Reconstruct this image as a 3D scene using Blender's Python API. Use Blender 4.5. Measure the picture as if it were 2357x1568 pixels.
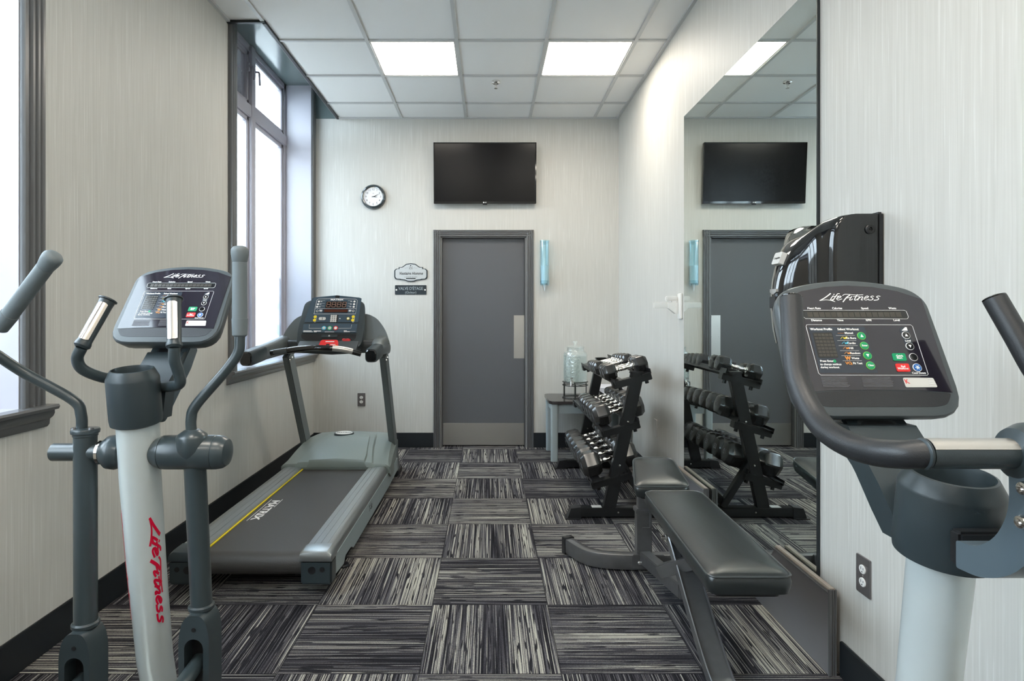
import bpy, bmesh, math, random
from mathutils import Vector, Matrix
V = Vector
random.seed(7)
SC = bpy.context.scene
for o in list(bpy.data.objects): bpy.data.objects.remove(o)
C = SC.collection

# ------------------------------------------------------------------ camera, exposure, world
FP, VX, VY, CAMH = 1375.0, 1125.0, 724.0, 1.264
cd = bpy.data.cameras.new('camera'); cam = bpy.data.objects.new('camera', cd); C.objects.link(cam)
cam.location = (0, 0, CAMH); cam.rotation_euler = (math.pi/2, 0, 0)
cd.sensor_fit = 'HORIZONTAL'; cd.sensor_width = 36.0; cd.lens = 36.0*FP/2357
cd.shift_x = (1178.5-VX)/2357; cd.shift_y = -(784-VY)/2357; cd.clip_start = 0.02
SC.camera = cam
SC.view_settings.view_transform = 'Standard'
SC.view_settings.look = 'None'
SC.view_settings.gamma = 1.0
SC.view_settings.use_curve_mapping = False
SC.view_settings.exposure = 1.72
SKY_STRENGTH = 4.7
PANEL_STRENGTH = 5.9
w = bpy.data.worlds.new('sky'); SC.world = w; w.use_nodes = True
bg = w.node_tree.nodes['Background']; bg.inputs[0].default_value = (0.74, 0.87, 1.0, 1); bg.inputs[1].default_value = SKY_STRENGTH

def P(px, py, Z):            # a measured pixel at a known distance -> point in the room (metres)
    return V(((px-VX)*Z/FP, Z, CAMH+(VY-py)*Z/FP))

# ------------------------------------------------------------------ materials
def nt(m): return m.node_tree.nodes, m.node_tree.links
def mat(name, col, rough=0.5, metal=0.0, spec=0.5, coat=0.0, bump=None, bstr=0.1, emit=0, croug=0.05, var=0.0):
    m = bpy.data.materials.new(name); m.use_nodes = True
    N, L = nt(m); b = N['Principled BSDF']
    b.inputs['Base Color'].default_value = (*col, 1); b.inputs['Roughness'].default_value = rough
    b.inputs['Metallic'].default_value = metal; b.inputs['Specular IOR Level'].default_value = spec
    b.inputs['Coat Weight'].default_value = coat; b.inputs['Coat Roughness'].default_value = croug
    if emit:
        b.inputs['Emission Color'].default_value = (*col, 1); b.inputs['Emission Strength'].default_value = emit
    if bump or var:
        t = N.new('ShaderNodeTexCoord'); n = N.new('ShaderNodeTexNoise'); n.inputs['Scale'].default_value = bump or 40
        n.inputs['Detail'].default_value = 4; L.new(t.outputs['Object'], n.inputs['Vector'])
        if bump:
            bm_ = N.new('ShaderNodeBump'); bm_.inputs['Strength'].default_value = bstr; bm_.inputs['Distance'].default_value = 0.002
            L.new(n.outputs['Fac'], bm_.inputs['Height']); L.new(bm_.outputs['Normal'], b.inputs['Normal'])
        if var:
            mx = N.new('ShaderNodeMix'); mx.data_type = 'RGBA'
            mx.inputs[6].default_value = (*[c*(1-var) for c in col], 1); mx.inputs[7].default_value = (*[min(1, c*(1+var)) for c in col], 1)
            L.new(n.outputs['Fac'], mx.inputs[0]); L.new(mx.outputs[2], b.inputs['Base Color'])
    return m

def math_(N, L, op, a, b=None, c=None):
    n = N.new('ShaderNodeMath'); n.operation = op
    for i, x in enumerate((a, b, c)):
        if x is None: continue
        if isinstance(x, (int, float)): n.inputs[i].default_value = x
        else: L.new(x, n.inputs[i])
    return n.outputs[0]
def ramp(N, L, fac, stops, interp='LINEAR'):
    r = N.new('ShaderNodeValToRGB'); r.color_ramp.interpolation = interp
    e = r.color_ramp.elements
    while len(e) < len(stops): e.new(0.5)
    for i, (p, c) in enumerate(stops): e[i].position = p; e[i].color = (*c, 1)
    L.new(fac, r.inputs[0]); return r.outputs[0]

def wallpaper():
    m = bpy.data.materials.new('wallpaper'); m.use_nodes = True; N, L = nt(m); b = N['Principled BSDF']
    g = N.new('ShaderNodeNewGeometry'); mp = N.new('ShaderNodeMapping'); mp.inputs['Scale'].default_value = (150, 150, 2.2)
    L.new(g.outputs['Position'], mp.inputs['Vector'])
    n = N.new('ShaderNodeTexNoise'); n.inputs['Scale'].default_value = 1.0; n.inputs['Detail'].default_value = 3; L.new(mp.outputs[0], n.inputs['Vector'])
    mp2 = N.new('ShaderNodeMapping'); mp2.inputs['Scale'].default_value = (125, 125, 3.2); L.new(g.outputs['Position'], mp2.inputs['Vector'])
    n2 = N.new('ShaderNodeTexNoise'); n2.inputs['Scale'].default_value = 1.0; n2.inputs['Detail'].default_value = 1.5; L.new(mp2.outputs[0], n2.inputs['Vector'])
    streak = ramp(N, L, n2.outputs['Fac'], [(0.60, (0, 0, 0)), (0.70, (1, 1, 1))])
    base = ramp(N, L, n.outputs['Fac'], [(0.3, (0.555, 0.545, 0.508)), (0.7, (0.625, 0.615, 0.578))])
    mx = N.new('ShaderNodeMix'); mx.data_type = 'RGBA'; L.new(math_(N, L, 'MULTIPLY', streak, 0.38), mx.inputs[0])
    L.new(base, mx.inputs[6]); mx.inputs[7].default_value = (0.78, 0.78, 0.75, 1)
    L.new(mx.outputs[2], b.inputs['Base Color'])
    b.inputs['Roughness'].default_value = 0.52; b.inputs['Specular IOR Level'].default_value = 0.45
    bu = N.new('ShaderNodeBump'); bu.inputs['Strength'].default_value = 0.25; bu.inputs['Distance'].default_value = 0.002
    L.new(n.outputs['Fac'], bu.inputs['Height']); L.new(bu.outputs[0], b.inputs['Normal'])
    return m

def carpet():
    m = bpy.data.materials.new('carpet_tiles'); m.use_nodes = True; N, L = nt(m); b = N['Principled BSDF']
    g = N.new('ShaderNodeNewGeometry'); s = N.new('ShaderNodeSeparateXYZ'); L.new(g.outputs['Position'], s.inputs[0])
    x = math_(N, L, 'DIVIDE', math_(N, L, 'ADD', s.outputs[0], 10.25-0.005), 0.5)
    y = math_(N, L, 'DIVIDE', math_(N, L, 'ADD', s.outputs[1], 9.9), 0.5)
    ix = math_(N, L, 'FLOOR', x); iy = math_(N, L, 'FLOOR', y); fx = math_(N, L, 'FRACT', x); fy = math_(N, L, 'FRACT', y)
    par = math_(N, L, 'MODULO', math_(N, L, 'ADD', ix, iy), 2.0)     # parity picks the stripe direction
    def pick(a, c):
        return math_(N, L, 'ADD', math_(N, L, 'MULTIPLY', a, par), math_(N, L, 'MULTIPLY', c, math_(N, L, 'SUBTRACT', 1.0, par)))
    across = pick(fy, fx); along = pick(fx, fy)
    seed = math_(N, L, 'ADD', math_(N, L, 'MULTIPLY', ix, 17.31), math_(N, L, 'MULTIPLY', iy, 7.77))
    def noise(sa, sl, detail=0, off=0.0):
        c = N.new('ShaderNodeCombineXYZ'); L.new(math_(N, L, 'MULTIPLY', across, sa), c.inputs[0])
        L.new(math_(N, L, 'MULTIPLY', along, sl), c.inputs[1]); L.new(math_(N, L, 'ADD', seed, off), c.inputs[2])
        n = N.new('ShaderNodeTexNoise'); n.inputs['Scale'].default_value = 1; n.inputs['Detail'].default_value = detail; L.new(c.outputs[0], n.inputs['Vector'])
        return n.outputs['Fac']
    fine = noise(150, 0.8, 0.6); dens = noise(3.2, 0.3, 0, 3.3); dash = noise(75, 4.5, 0, 9.1); mid = noise(80, 0.8, 0, 5.5); grain = noise(230, 110, 1, 1.7)
    # 0..1 light amount
    v = math_(N, L, 'ADD', math_(N, L, 'MULTIPLY', fine, 1.15), math_(N, L, 'MULTIPLY', dens, 0.44))
    v = math_(N, L, 'ADD', v, math_(N, L, 'MULTIPLY', mid, 0.35))
    v = math_(N, L, 'SUBTRACT', v, 0.475)
    v = math_(N, L, 'ADD', v, math_(N, L, 'MULTIPLY', math_(N, L, 'SUBTRACT', grain, 0.5), 0.22))
    col = ramp(N, L, v, [(0.32, (0.010, 0.010, 0.013)), (0.42, (0.034, 0.032, 0.040)), (0.53, (0.080, 0.077, 0.087)), (0.61, (0.15, 0.146, 0.148)), (0.695, (0.42, 0.405, 0.35))])
    dk = ramp(N, L, dash, [(0.66, (0, 0, 0)), (0.69, (1, 1, 1))])
    mx = N.new('ShaderNodeMix'); mx.data_type = 'RGBA'; L.new(dk, mx.inputs[0]); L.new(col, mx.inputs[6]); mx.inputs[7].default_value = (0.018, 0.018, 0.022, 1)
    def edge(f):
        return math_(N, L, 'GREATER_THAN', math_(N, L, 'ABSOLUTE', math_(N, L, 'SUBTRACT', f, 0.5)), 0.4955)
    e = math_(N, L, 'MAXIMUM', edge(fx), edge(fy))
    mx2 = N.new('ShaderNodeMix'); mx2.data_type = 'RGBA'; L.new(math_(N, L, 'MULTIPLY', e, 0.75), mx2.inputs[0]); L.new(mx.outputs[2], mx2.inputs[6]); mx2.inputs[7].default_value = (0.012, 0.012, 0.015, 1)
    L.new(mx2.outputs[2], b.inputs['Base Color']); b.inputs['Roughness'].default_value = 0.95; b.inputs['Specular IOR Level'].default_value = 0.15
    bu = N.new('ShaderNodeBump'); bu.inputs['Strength'].default_value = 0.6; bu.inputs['Distance'].default_value = 0.003
    L.new(math_(N, L, 'ADD', fine, grain), bu.inputs['Height']); L.new(bu.outputs[0], b.inputs['Normal'])
    return m

def clear(name, tint=(1, 1, 1), refl=0.10, rough=0.0, body=None, bodyfac=0.0, bump=None):
    m = bpy.data.materials.new(name); m.use_nodes = True; N, L = nt(m); N.remove(N['Principled BSDF'])
    out = N['Material Output']; t = N.new('ShaderNodeBsdfTransparent'); t.inputs[0].default_value = (*tint, 1)
    gl = N.new('ShaderNodeBsdfGlossy'); gl.inputs['Roughness'].default_value = rough; gl.inputs[0].default_value = (1, 1, 1, 1)
    lw = N.new('ShaderNodeLayerWeight'); lw.inputs[0].default_value = 0.35
    f = math_(N, L, 'ADD', math_(N, L, 'MULTIPLY', lw.outputs['Facing'], 0.5), refl)
    mx = N.new('ShaderNodeMixShader'); L.new(f, mx.inputs[0]); L.new(t.outputs[0], mx.inputs[1]); L.new(gl.outputs[0], mx.inputs[2])
    if bump:
        tc = N.new('ShaderNodeTexCoord'); v = N.new('ShaderNodeTexVoronoi'); v.inputs['Scale'].default_value = bump; L.new(tc.outputs['Object'], v.inputs['Vector'])
        bu = N.new('ShaderNodeBump'); bu.inputs['Strength'].default_value = 0.6; bu.inputs['Distance'].default_value = 0.004; L.new(v.outputs['Distance'], bu.inputs['Height'])
        L.new(bu.outputs[0], gl.inputs['Normal']); L.new(bu.outputs[0], lw.inputs['Normal'])
    last = mx.outputs[0]
    if body:
        d = N.new('ShaderNodeBsdfDiffuse'); d.inputs[0].default_value = (*body, 1); tr = N.new('ShaderNodeBsdfTranslucent'); tr.inputs[0].default_value = (*body, 1)
        a = N.new('ShaderNodeMixShader'); a.inputs[0].default_value = 0.5; L.new(d.outputs[0], a.inputs[1]); L.new(tr.outputs[0], a.inputs[2])
        m2 = N.new('ShaderNodeMixShader'); m2.inputs[0].default_value = bodyfac; L.new(last, m2.inputs[1]); L.new(a.outputs[0], m2.inputs[2]); last = m2.outputs[0]
    L.new(last, out.inputs[0]); return m

def brushed(name, col, rough=0.3, axis=(1, 1, 60)):
    m = mat(name, col, rough, 1.0); N, L = nt(m); b = N['Principled BSDF']
    t = N.new('ShaderNodeTexCoord'); mp = N.new('ShaderNodeMapping'); mp.inputs['Scale'].default_value = axis; L.new(t.outputs['Object'], mp.inputs[0])
    n = N.new('ShaderNodeTexNoise'); n.inputs['Scale'].default_value = 6; n.inputs['Detail'].default_value = 5; L.new(mp.outputs[0], n.inputs['Vector'])
    L.new(math_(N, L, 'ADD', math_(N, L, 'MULTIPLY', n.outputs['Fac'], 0.2), rough-0.1), b.inputs['Roughness'])
    return m

M = dict(
    wallpaper=wallpaper(), carpet=carpet(),
    tile=mat('ceiling_tile', (0.88, 0.88, 0.87), 0.9, bump=260, bstr=0.35), grid=mat('grid_white', (0.58, 0.59, 0.59), 0.45),
    base=mat('dark_baseboard', (0.010, 0.014, 0.018), 0.45, bump=12, bstr=0.02), trim=mat('grey_trim_paint', (0.115, 0.12, 0.125), 0.32, coat=0.3, croug=0.2, bump=30, bstr=0.03),
    doorp=mat('door_paint', (0.105, 0.108, 0.116), 0.42, bump=60, bstr=0.03), reveal=mat('reveal_paint', (0.50, 0.50, 0.56), 0.28, bump=20, bstr=0.02),
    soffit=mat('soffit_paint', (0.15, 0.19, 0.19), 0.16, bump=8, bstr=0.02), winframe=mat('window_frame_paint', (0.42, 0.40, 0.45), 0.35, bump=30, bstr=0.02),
    steel=brushed('brushed_steel', (0.62, 0.60, 0.57), 0.34), chrome=mat('chrome', (0.80, 0.79, 0.77), 0.10, 1.0),
    black=mat('black_plastic', (0.012, 0.013, 0.015), 0.35, bump=200, bstr=0.04), gloss=mat('gloss_black', (0.006, 0.007, 0.008), 0.06, coat=0.6),
    screen=mat('tv_screen', (0.003, 0.003, 0.004), 0.22, spec=0.28, var=0.05), mirror=mat('mirror_silver', (0.72, 0.79, 0.775), 0.0, 1.0),
    white=mat('white_plastic', (0.78, 0.77, 0.74), 0.35, var=0.02), ivory=mat('ivory_paint', (0.86, 0.84, 0.80), 0.4, var=0.02),
    panel=mat('panel_diffuser', (1.0, 0.92, 0.80), 0.5, emit=PANEL_STRENGTH), glass=clear('window_glass', (0.97, 0.985, 0.98), 0.05),
    frost=clear('frosted_film', (0.86, 0.93, 0.97), 0.03, 0.3, (0.90, 0.95, 1.0), 0.42), darkglass=clear('dark_tinted_glass', (0.10, 0.095, 0.10), 0.12, 0.08, (0.3, 0.3, 0.3), 0.25),
    facade=mat('outside_render', (0.14, 0.13, 0.115), 0.9, bump=3, bstr=0.2, var=0.06), bounce_ground=mat('outside_bounce_ground', (0.75, 0.75, 0.72), 0.9, bump=5, bstr=0.2),
    leaf=mat('outside_hedge', (0.10, 0.30, 0.05), 0.7, bump=10, bstr=0.5, var=0.4),
    gym=mat('charcoal_plastic', (0.028, 0.040, 0.046), 0.36, bump=900, bstr=0.10), gymlt=mat('light_blue_grey_plastic', (0.085, 0.115, 0.135), 0.33, bump=900, bstr=0.06),
    tube=mat('charcoal_paint', (0.036, 0.050, 0.056), 0.28, coat=0.25, croug=0.25, bump=300, bstr=0.03), silver=mat('silver_paint', (0.66, 0.72, 0.72), 0.30, 0.35, coat=0.3, croug=0.15, var=0.02),
    foam=mat('foam_grip', (0.13, 0.155, 0.165), 0.55, bump=500, bstr=0.12), rubber=mat('black_rubber_grip', (0.020, 0.022, 0.025), 0.42, bump=400, bstr=0.15),
    bezel=mat('console_bezel', (0.065, 0.078, 0.084), 0.34, bump=900, bstr=0.05), face=mat('console_overlay', (0.016, 0.014, 0.022), 0.07, coat=0.8, var=0.1), face2=mat('console_overlay_slate', (0.034, 0.043, 0.058), 0.14),
    led=mat('unlit_led', (0.055, 0.050, 0.042), 0.3, var=0.2), ink=mat('white_print', (0.85, 0.85, 0.85), 0.5), inkdim=mat('grey_print', (0.16, 0.16, 0.18), 0.5),
    green=mat('green_key', (0.0, 0.30, 0.12), 0.35), lime=mat('lime_ring', (0.22, 0.62, 0.08), 0.35), red=mat('red_key', (0.75, 0.03, 0.03), 0.35), blue=mat('blue_key', (0.01, 0.12, 0.42), 0.3),
    orange=mat('orange_print', (0.75, 0.30, 0.06), 0.5), yellow=mat('yellow_print', (0.85, 0.68, 0.02), 0.5), cyan=mat('cyan_print', (0.05, 0.5, 0.7), 0.5), redlogo=mat('red_lettering', (0.62, 0.0, 0.035), 0.35),
    plate=mat('pulse_sensor_steel', (0.72, 0.66, 0.60), 0.22, 0.9, var=0.02), label=mat('paper_label', (0.62, 0.62, 0.60), 0.4),
    tdark=mat('treadmill_dark', (0.038, 0.046, 0.050), 0.38, bump=700, bstr=0.06), thood=mat('treadmill_silver', (0.215, 0.255, 0.245), 0.36, 0.25, bump=900, bstr=0.04), trail=brushed('side_rail_aluminium', (0.44, 0.46, 0.46), 0.34, (60, 1, 60)),
    tside=mat('side_beam_paint', (0.30, 0.36, 0.375), 0.4, 0.15, var=0.03), belt=mat('running_belt', (0.050, 0.048, 0.046), 0.50, bump=350, bstr=0.25, var=0.12), tpost=mat('treadmill_post', (0.13, 0.15, 0.155), 0.4, 0.2, var=0.03),
    tface=mat('treadmill_overlay', (0.055, 0.085, 0.115), 0.25, var=0.05), ledred=mat('led_dim_red', (0.085, 0.022, 0.012), 0.2),
    pad=mat('black_vinyl', (0.018, 0.022, 0.023), 0.30, spec=0.6, bump=160, bstr=0.12), pipe=mat('vinyl_piping', (0.05, 0.058, 0.06), 0.3), bsteel=mat('bench_steel', (0.20, 0.20, 0.205), 0.30, 0.75, bump=25, bstr=0.05, var=0.15),
    rack=mat('rack_black', (0.008, 0.009, 0.010), 0.33, bump=200, bstr=0.03), hexr=mat('hex_rubber', (0.020, 0.021, 0.022), 0.24, spec=0.9, bump=60, bstr=0.05, var=0.1),
    board=mat('kick_board', (0.17, 0.165, 0.175), 0.38, bump=15, bstr=0.03), boardedge=mat('board_edge', (0.30, 0.26, 0.22), 0.4, var=0.1),
    tabletop=mat('dark_wood_top', (0.040, 0.036, 0.038), 0.22, bump=9, bstr=0.05, var=0.35), tableleg=mat('blue_grey_paint', (0.33, 0.38, 0.39), 0.45, var=0.03),
    jar=clear('jar_glass', (0.985, 1.0, 0.995), 0.08, 0.05, (0.85, 0.95, 0.94), 0.08, bump=55), water=clear('water', (0.95, 0.985, 0.98), 0.03, 0.08, (0.80, 0.90, 0.90), 0.28), wire=mat('black_wire', (0.02, 0.026, 0.024), 0.35, 0.3),
    towel=mat('white_towel', (0.80, 0.80, 0.86), 0.95, bump=220, bstr=0.5), cup=clear('blue_tube', (0.86, 0.96, 0.99), 0.05, 0.05, (0.55, 0.80, 0.88), 0.07), paper=mat('paper_cup', (0.82, 0.86, 0.88), 0.6, var=0.02),
    sign=mat('sign_silver', (0.55, 0.57, 0.57), 0.4, 0.2, var=0.04), signdark=mat('sign_dark', (0.018, 0.028, 0.036), 0.3), clockface=mat('clock_face', (0.80, 0.80, 0.82), 0.5), clockrim=mat('clock_rim', (0.035, 0.045, 0.05), 0.2, coat=0.5),
    gold=mat('gold_reflection_edge', (0.05, 0.045, 0.035), 0.1, 0.6), outlet=mat('outlet_plate', (0.20, 0.185, 0.185), 0.35, 0.6, var=0.03),
)

# ------------------------------------------------------------------ mesh tools
def frame(o, u, v):
    u = V(u).normalized(); v = V(v); n = u.cross(v).normalized(); v = n.cross(u).normalized()
    m = Matrix((u, v, n)).transposed().to_4x4(); m.translation = V(o); return m
IDM = Matrix.Identity(4)
def catmull(pts, n=6):
    pts = [V(p) for p in pts]
    if len(pts) < 3 or n <= 1: return pts
    q = [pts[0]*2-pts[1]] + pts + [pts[-1]*2-pts[-2]]; out = []
    for i in range(1, len(q)-2):
        a, b, c, d = q[i-1], q[i], q[i+1], q[i+2]
        for k in range(n):
            t = k/n
            out.append(0.5*((2*b)+(c-a)*t+(2*a-5*b+4*c-d)*t*t+(3*b-a-3*c+d)*t**3))
    out.append(pts[-1]); return out
def fillet(pts, r, seg=5):      # round the corners of a polyline with arcs
    pts = [V(p) for p in pts]; out = [pts[0]]
    for i in range(1, len(pts)-1):
        a, b, c = pts[i-1], pts[i], pts[i+1]
        d1, d2 = (a-b), (c-b); rr = min(r if not isinstance(r, (list, tuple)) else r[i-1], d1.length*0.48, d2.length*0.48)
        p, q = b+d1.normalized()*rr, b+d2.normalized()*rr
        for k in range(seg+1):
            t = k/seg; out.append(p*(1-t)**2+b*2*t*(1-t)+q*t*t)
    out.append(pts[-1]); return out
def roundpoly(pts, r, seg=4):
    n = len(pts); out = []
    for i in range(n):
        a, b, c = V(pts[i-1]).to_2d(), V(pts[i]).to_2d(), V(pts[(i+1) % n]).to_2d()
        rr = r[i] if isinstance(r, (list, tuple)) else r
        if rr <= 0: out.append(tuple(b)); continue
        d1, d2 = a-b, c-b; rr = min(rr, d1.length*0.49, d2.length*0.49)
        p, q = b+d1.normalized()*rr, b+d2.normalized()*rr
        for k in range(seg+1):
            t = k/seg; v = p*(1-t)**2+b*2*t*(1-t)+q*t*t; out.append((v.x, v.y))
    return out
def rect(x0, y0, x1, y1): return [(x0, y0), (x1, y0), (x1, y1), (x0, y1)]
def rrect(x0, y0, x1, y1, r, seg=4): return roundpoly(rect(x0, y0, x1, y1), r, seg)
def circ(cx, cy, r, n=20, ry=None): return [(cx+r*math.cos(2*math.pi*k/n), cy+(ry or r)*math.sin(2*math.pi*k/n)) for k in range(n)]

class MB:
    def __init__(s): s.bm = bmesh.new(); s.mats = []
    def mi(s, m):
        if m not in s.mats: s.mats.append(m)
        return s.mats.index(m)
    def add(s, t, m, T=None):
        if T is not None: bmesh.ops.transform(t, matrix=T, verts=t.verts)
        bmesh.ops.recalc_face_normals(t, faces=t.faces)
        i = s.mi(m)
        for f in t.faces: f.material_index = i
        me = bpy.data.meshes.new('t'); t.to_mesh(me); t.free(); s.bm.from_mesh(me); bpy.data.meshes.remove(me); return s
    def box(s, lo, hi, m, bev=0, T=None, seg=2):
        t = bmesh.new(); bmesh.ops.create_cube(t, size=1)
        lo, hi = V(lo), V(hi); c = (lo+hi)/2; d = hi-lo
        for v in t.verts: v.co = V((v.co.x*d.x+c.x, v.co.y*d.y+c.y, v.co.z*d.z+c.z))
        if bev: bmesh.ops.bevel(t, geom=list(t.edges), offset=bev, segments=seg, affect='EDGES', clamp_overlap=True)
        return s.add(t, m, T)
    def beam(s, p0, p1, w, h, m, up=(0, 0, 1), bev=0.0, ext=0):
        p0, p1 = V(p0), V(p1); d = (p1-p0); Lg = d.length; y = d.normalized(); x = y.cross(V(up)).normalized(); z = x.cross(y)
        T = Matrix((x, y, z)).transposed().to_4x4(); T.translation = p0
        return s.box((-w/2, -ext, -h/2), (w/2, Lg+ext, h/2), m, bev, T)
    def prism(s, pts, m, T=IDM, h0=0.0, h1=0.01, bev=0, seg=2):
        t = bmesh.new(); a = [t.verts.new((p[0], p[1], h0)) for p in pts]; b = [t.verts.new((p[0], p[1], h1)) for p in pts]
        n = len(pts); t.faces.new(a[::-1]); top = t.faces.new(b)
        for i in range(n): t.faces.new((a[i], a[(i+1) % n], b[(i+1) % n], b[i]))
        if bev: bmesh.ops.bevel(t, geom=list(top.edges), offset=bev, segments=seg, affect='EDGES', clamp_overlap=True)
        bmesh.ops.recalc_face_normals(t, faces=t.faces)
        big = [f for f in t.faces if len(f.verts) > 4]
        if big: bmesh.ops.triangulate(t, faces=big)
        return s.add(t, m, T)
    def loft(s, rings, m, caps=True, T=None, closed=True):
        t = bmesh.new(); R = [[t.verts.new(V(p)) for p in r] for r in rings]; n = len(R[0])
        for a, b in zip(R, R[1:]):
            for i in range(n if closed else n-1): t.faces.new((a[i], a[(i+1) % n], b[(i+1) % n], b[i]))
        if caps and closed: t.faces.new(R[0][::-1]); t.faces.new(R[-1])
        return s.add(t, m, T)
    def tube(s, pts, r, m, seg=16, caps=True, T=None, asp=1.0, up=None, dome=False):
        pts = [V(p) for p in pts]; n = len(pts); rs = r if isinstance(r, (list, tuple)) else [r]*n
        if len(rs) != n: rs = [rs[min(len(rs)-1, int(i*len(rs)/n))] for i in range(n)]
        tg = [(pts[min(i+1, n-1)]-pts[max(i-1, 0)]).normalized() for i in range(n)]
        ref = V(up) if up else (V((0, 0, 1)) if abs(tg[0].z) < 0.9 else V((0, 1, 0)))
        x = tg[0].cross(ref).normalized(); rings = []
        for i in range(n):
            x = (x-tg[i]*x.dot(tg[i])).normalized(); y = tg[i].cross(x)
            rings.append([pts[i]+(x*math.cos(a)*rs[i]+y*math.sin(a)*rs[i]*asp) for a in [2*math.pi*k/seg for k in range(seg)]])
        return s.loft(rings, m, caps, T)
    def cyl(s, p0, p1, r, m, r1=None, seg=24, T=None): return s.tube([p0, p1], [r, r if r1 is None else r1], m, seg, T=T)
    def lathe(s, prof, m, o=(0, 0, 0), axis=(0, 0, 1), seg=32, T=None, caps=True):
        a = V(axis).normalized(); ref = V((1, 0, 0)) if abs(a.x) < 0.9 else V((0, 1, 0)); x = a.cross(ref).normalized(); y = a.cross(x); o = V(o)
        rings = [[o+a*h+(x*math.cos(q)+y*math.sin(q))*max(r, 1e-5) for q in [2*math.pi*k/seg for k in range(seg)]] for r, h in prof]
        return s.loft(rings, m, caps, T)
    def ribbon(s, pts, wd, m, fn, n=5):         # flat brush stroke; fn maps (u, v, height) to a point
        q = catmull([V((p[0], p[1], 0)) for p in pts], n); ws = wd if isinstance(wd, (list, tuple)) else (wd, wd); N_ = len(q); rings = []
        for i, p in enumerate(q):
            d = (q[min(i+1, N_-1)]-q[max(i-1, 0)]).normalized(); k = V((-d.y, d.x, 0)); t = i/(N_-1); ww = ws[0]*(1-t)+ws[-1]*t
            a, b = p+k*ww/2, p-k*ww/2
            rings.append([fn(a.x, a.y, 0.0), fn(a.x, a.y, 0.0004), fn(b.x, b.y, 0.0004), fn(b.x, b.y, 0.0)])
        return s.loft(rings, m)
    def text(s, body, size, m, T, x=0, y=0, al='CENTER', shear=0, bold=0.0, ext=0.0003, h=0.0, rot=0, cond=1.0):
        cu = bpy.data.curves.new('t', 'FONT'); cu.body = body; cu.size = size; cu.align_x = al; cu.align_y = 'CENTER'; cu.shear = shear
        cu.offset = bold*size; cu.extrude = ext; cu.resolution_u = 3
        o = bpy.data.objects.new('t', cu); C.objects.link(o); bpy.context.view_layer.update()
        me = bpy.data.meshes.new_from_object(o.evaluated_get(bpy.context.evaluated_depsgraph_get()))
        t = bmesh.new(); t.from_mesh(me); bpy.data.objects.remove(o); bpy.data.curves.remove(cu); bpy.data.meshes.remove(me)
        Q = T @ Matrix.Translation((x, y, h+ext)) @ Matrix.Rotation(rot, 4, 'Z') @ Matrix.Diagonal((cond, 1, 1, 1))
        bmesh.ops.transform(t, matrix=Q, verts=t.verts); i = s.mi(m)
        for f in t.faces: f.material_index = i
        me = bpy.data.meshes.new('t'); t.to_mesh(me); t.free(); s.bm.from_mesh(me); bpy.data.meshes.remove(me); return s
    def build(s, name, parent=None, ang=38, label=None):
        me = bpy.data.meshes.new(name)
        for f in s.bm.faces: f.smooth = True
        a = math.radians(ang)
        for e in s.bm.edges:
            if len(e.link_faces) == 2: e.smooth = e.calc_face_angle(9) < a
            else: e.smooth = False
        s.bm.to_mesh(me); s.bm.free()
        for m in s.mats: me.materials.append(M[m])
        o = bpy.data.objects.new(name, me); C.objects.link(o)
        if parent is not None:
            top = parent if parent.parent is None else parent.parent
            mw = Matrix.Translation(top.location) @ top.rotation_euler.to_matrix().to_4x4()
            me.transform(mw.inverted()); o.parent = parent
        if label: o['label'] = label
        return o
def recenter(o, base):
    base = V(base); o.data.transform(Matrix.Translation(-base)); o.location = base; return o
def thing(name, loc, label, cat, group=None, rot=(0, 0, 0)):
    o = bpy.data.objects.new(name, None); C.objects.link(o); o.empty_display_size = 0.1; o.location = loc; o.rotation_euler = rot
    o['label'] = label; o['category'] = cat
    if group: o['group'] = group
    return o
def tag(o, label, cat, group=None, base=None):
    o['label'] = label; o['category'] = cat
    if group: o['group'] = group
    if base is not None: recenter(o, base)
    return o
def struct(name, mb, ang=38):
    o = mb.build(name, ang=ang); o['kind'] = 'structure'; return o
def sempty(name, loc):
    o = bpy.data.objects.new(name, None); C.objects.link(o); o.location = loc; o['kind'] = 'structure'; return o

# ------------------------------------------------------------------ the room
XL, XR, YB, YF, ZC = -1.665, 1.235, 5.68, -2.6, 3.125
ZS, XS, YS = 3.414, -1.438, 3.80      # top of the window slot, its room side, its near end
WT = 0.30
struct('floor', MB().box((XL-WT, YF-0.1, -0.05), (XR+0.1, YB+0.12, 0), 'carpet'))
DX0, DX1, DZ1 = -0.455, 0.355, 2.005
mb = MB(); mb.box((XL-WT, YB, 0), (DX0, YB+0.12, 3.5), 'wallpaper'); mb.box((DX1, YB, 0), (XR+0.1, YB+0.12, 3.5), 'wallpaper'); mb.box((DX0, YB, DZ1), (DX1, YB+0.12, 3.5), 'wallpaper')
mb.box((DX0, YB+0.10, 0), (DX1, YB+0.12, DZ1), 'base')
struct('wall_back', mb)
struct('wall_right', MB().box((XR, YF, 0), (XR+0.1, YB, 3.5), 'wallpaper'))
struct('wall_rear', MB().box((XL-WT, YF-0.1, 0), (XR+0.1, YF, 3.5), 'wallpaper'))
W1Y0, W1Y1, W1Z0, W1Z1 = -0.75, 2.118, 0.925, 3.11
W2Y0, W2Y1, W2Z0 = 3.915, 5.60, 0.895
mb = MB()
for y0, y1, z0, z1 in ((YF, W1Y0, 0, 3.5), (W1Y0, W1Y1, 0, W1Z0), (W1Y0, W1Y1, W1Z1, 3.5), (W1Y1, W2Y0, 0, 3.5), (W2Y0, W2Y1, 0, W2Z0), (W2Y0, W2Y1, ZS, 3.5), (W2Y1, YB, 0, 3.5)):
    mb.box((XL-WT, y0, z0), (XL, y1, z1), 'wallpaper')
struct('wall_left', mb)
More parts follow.
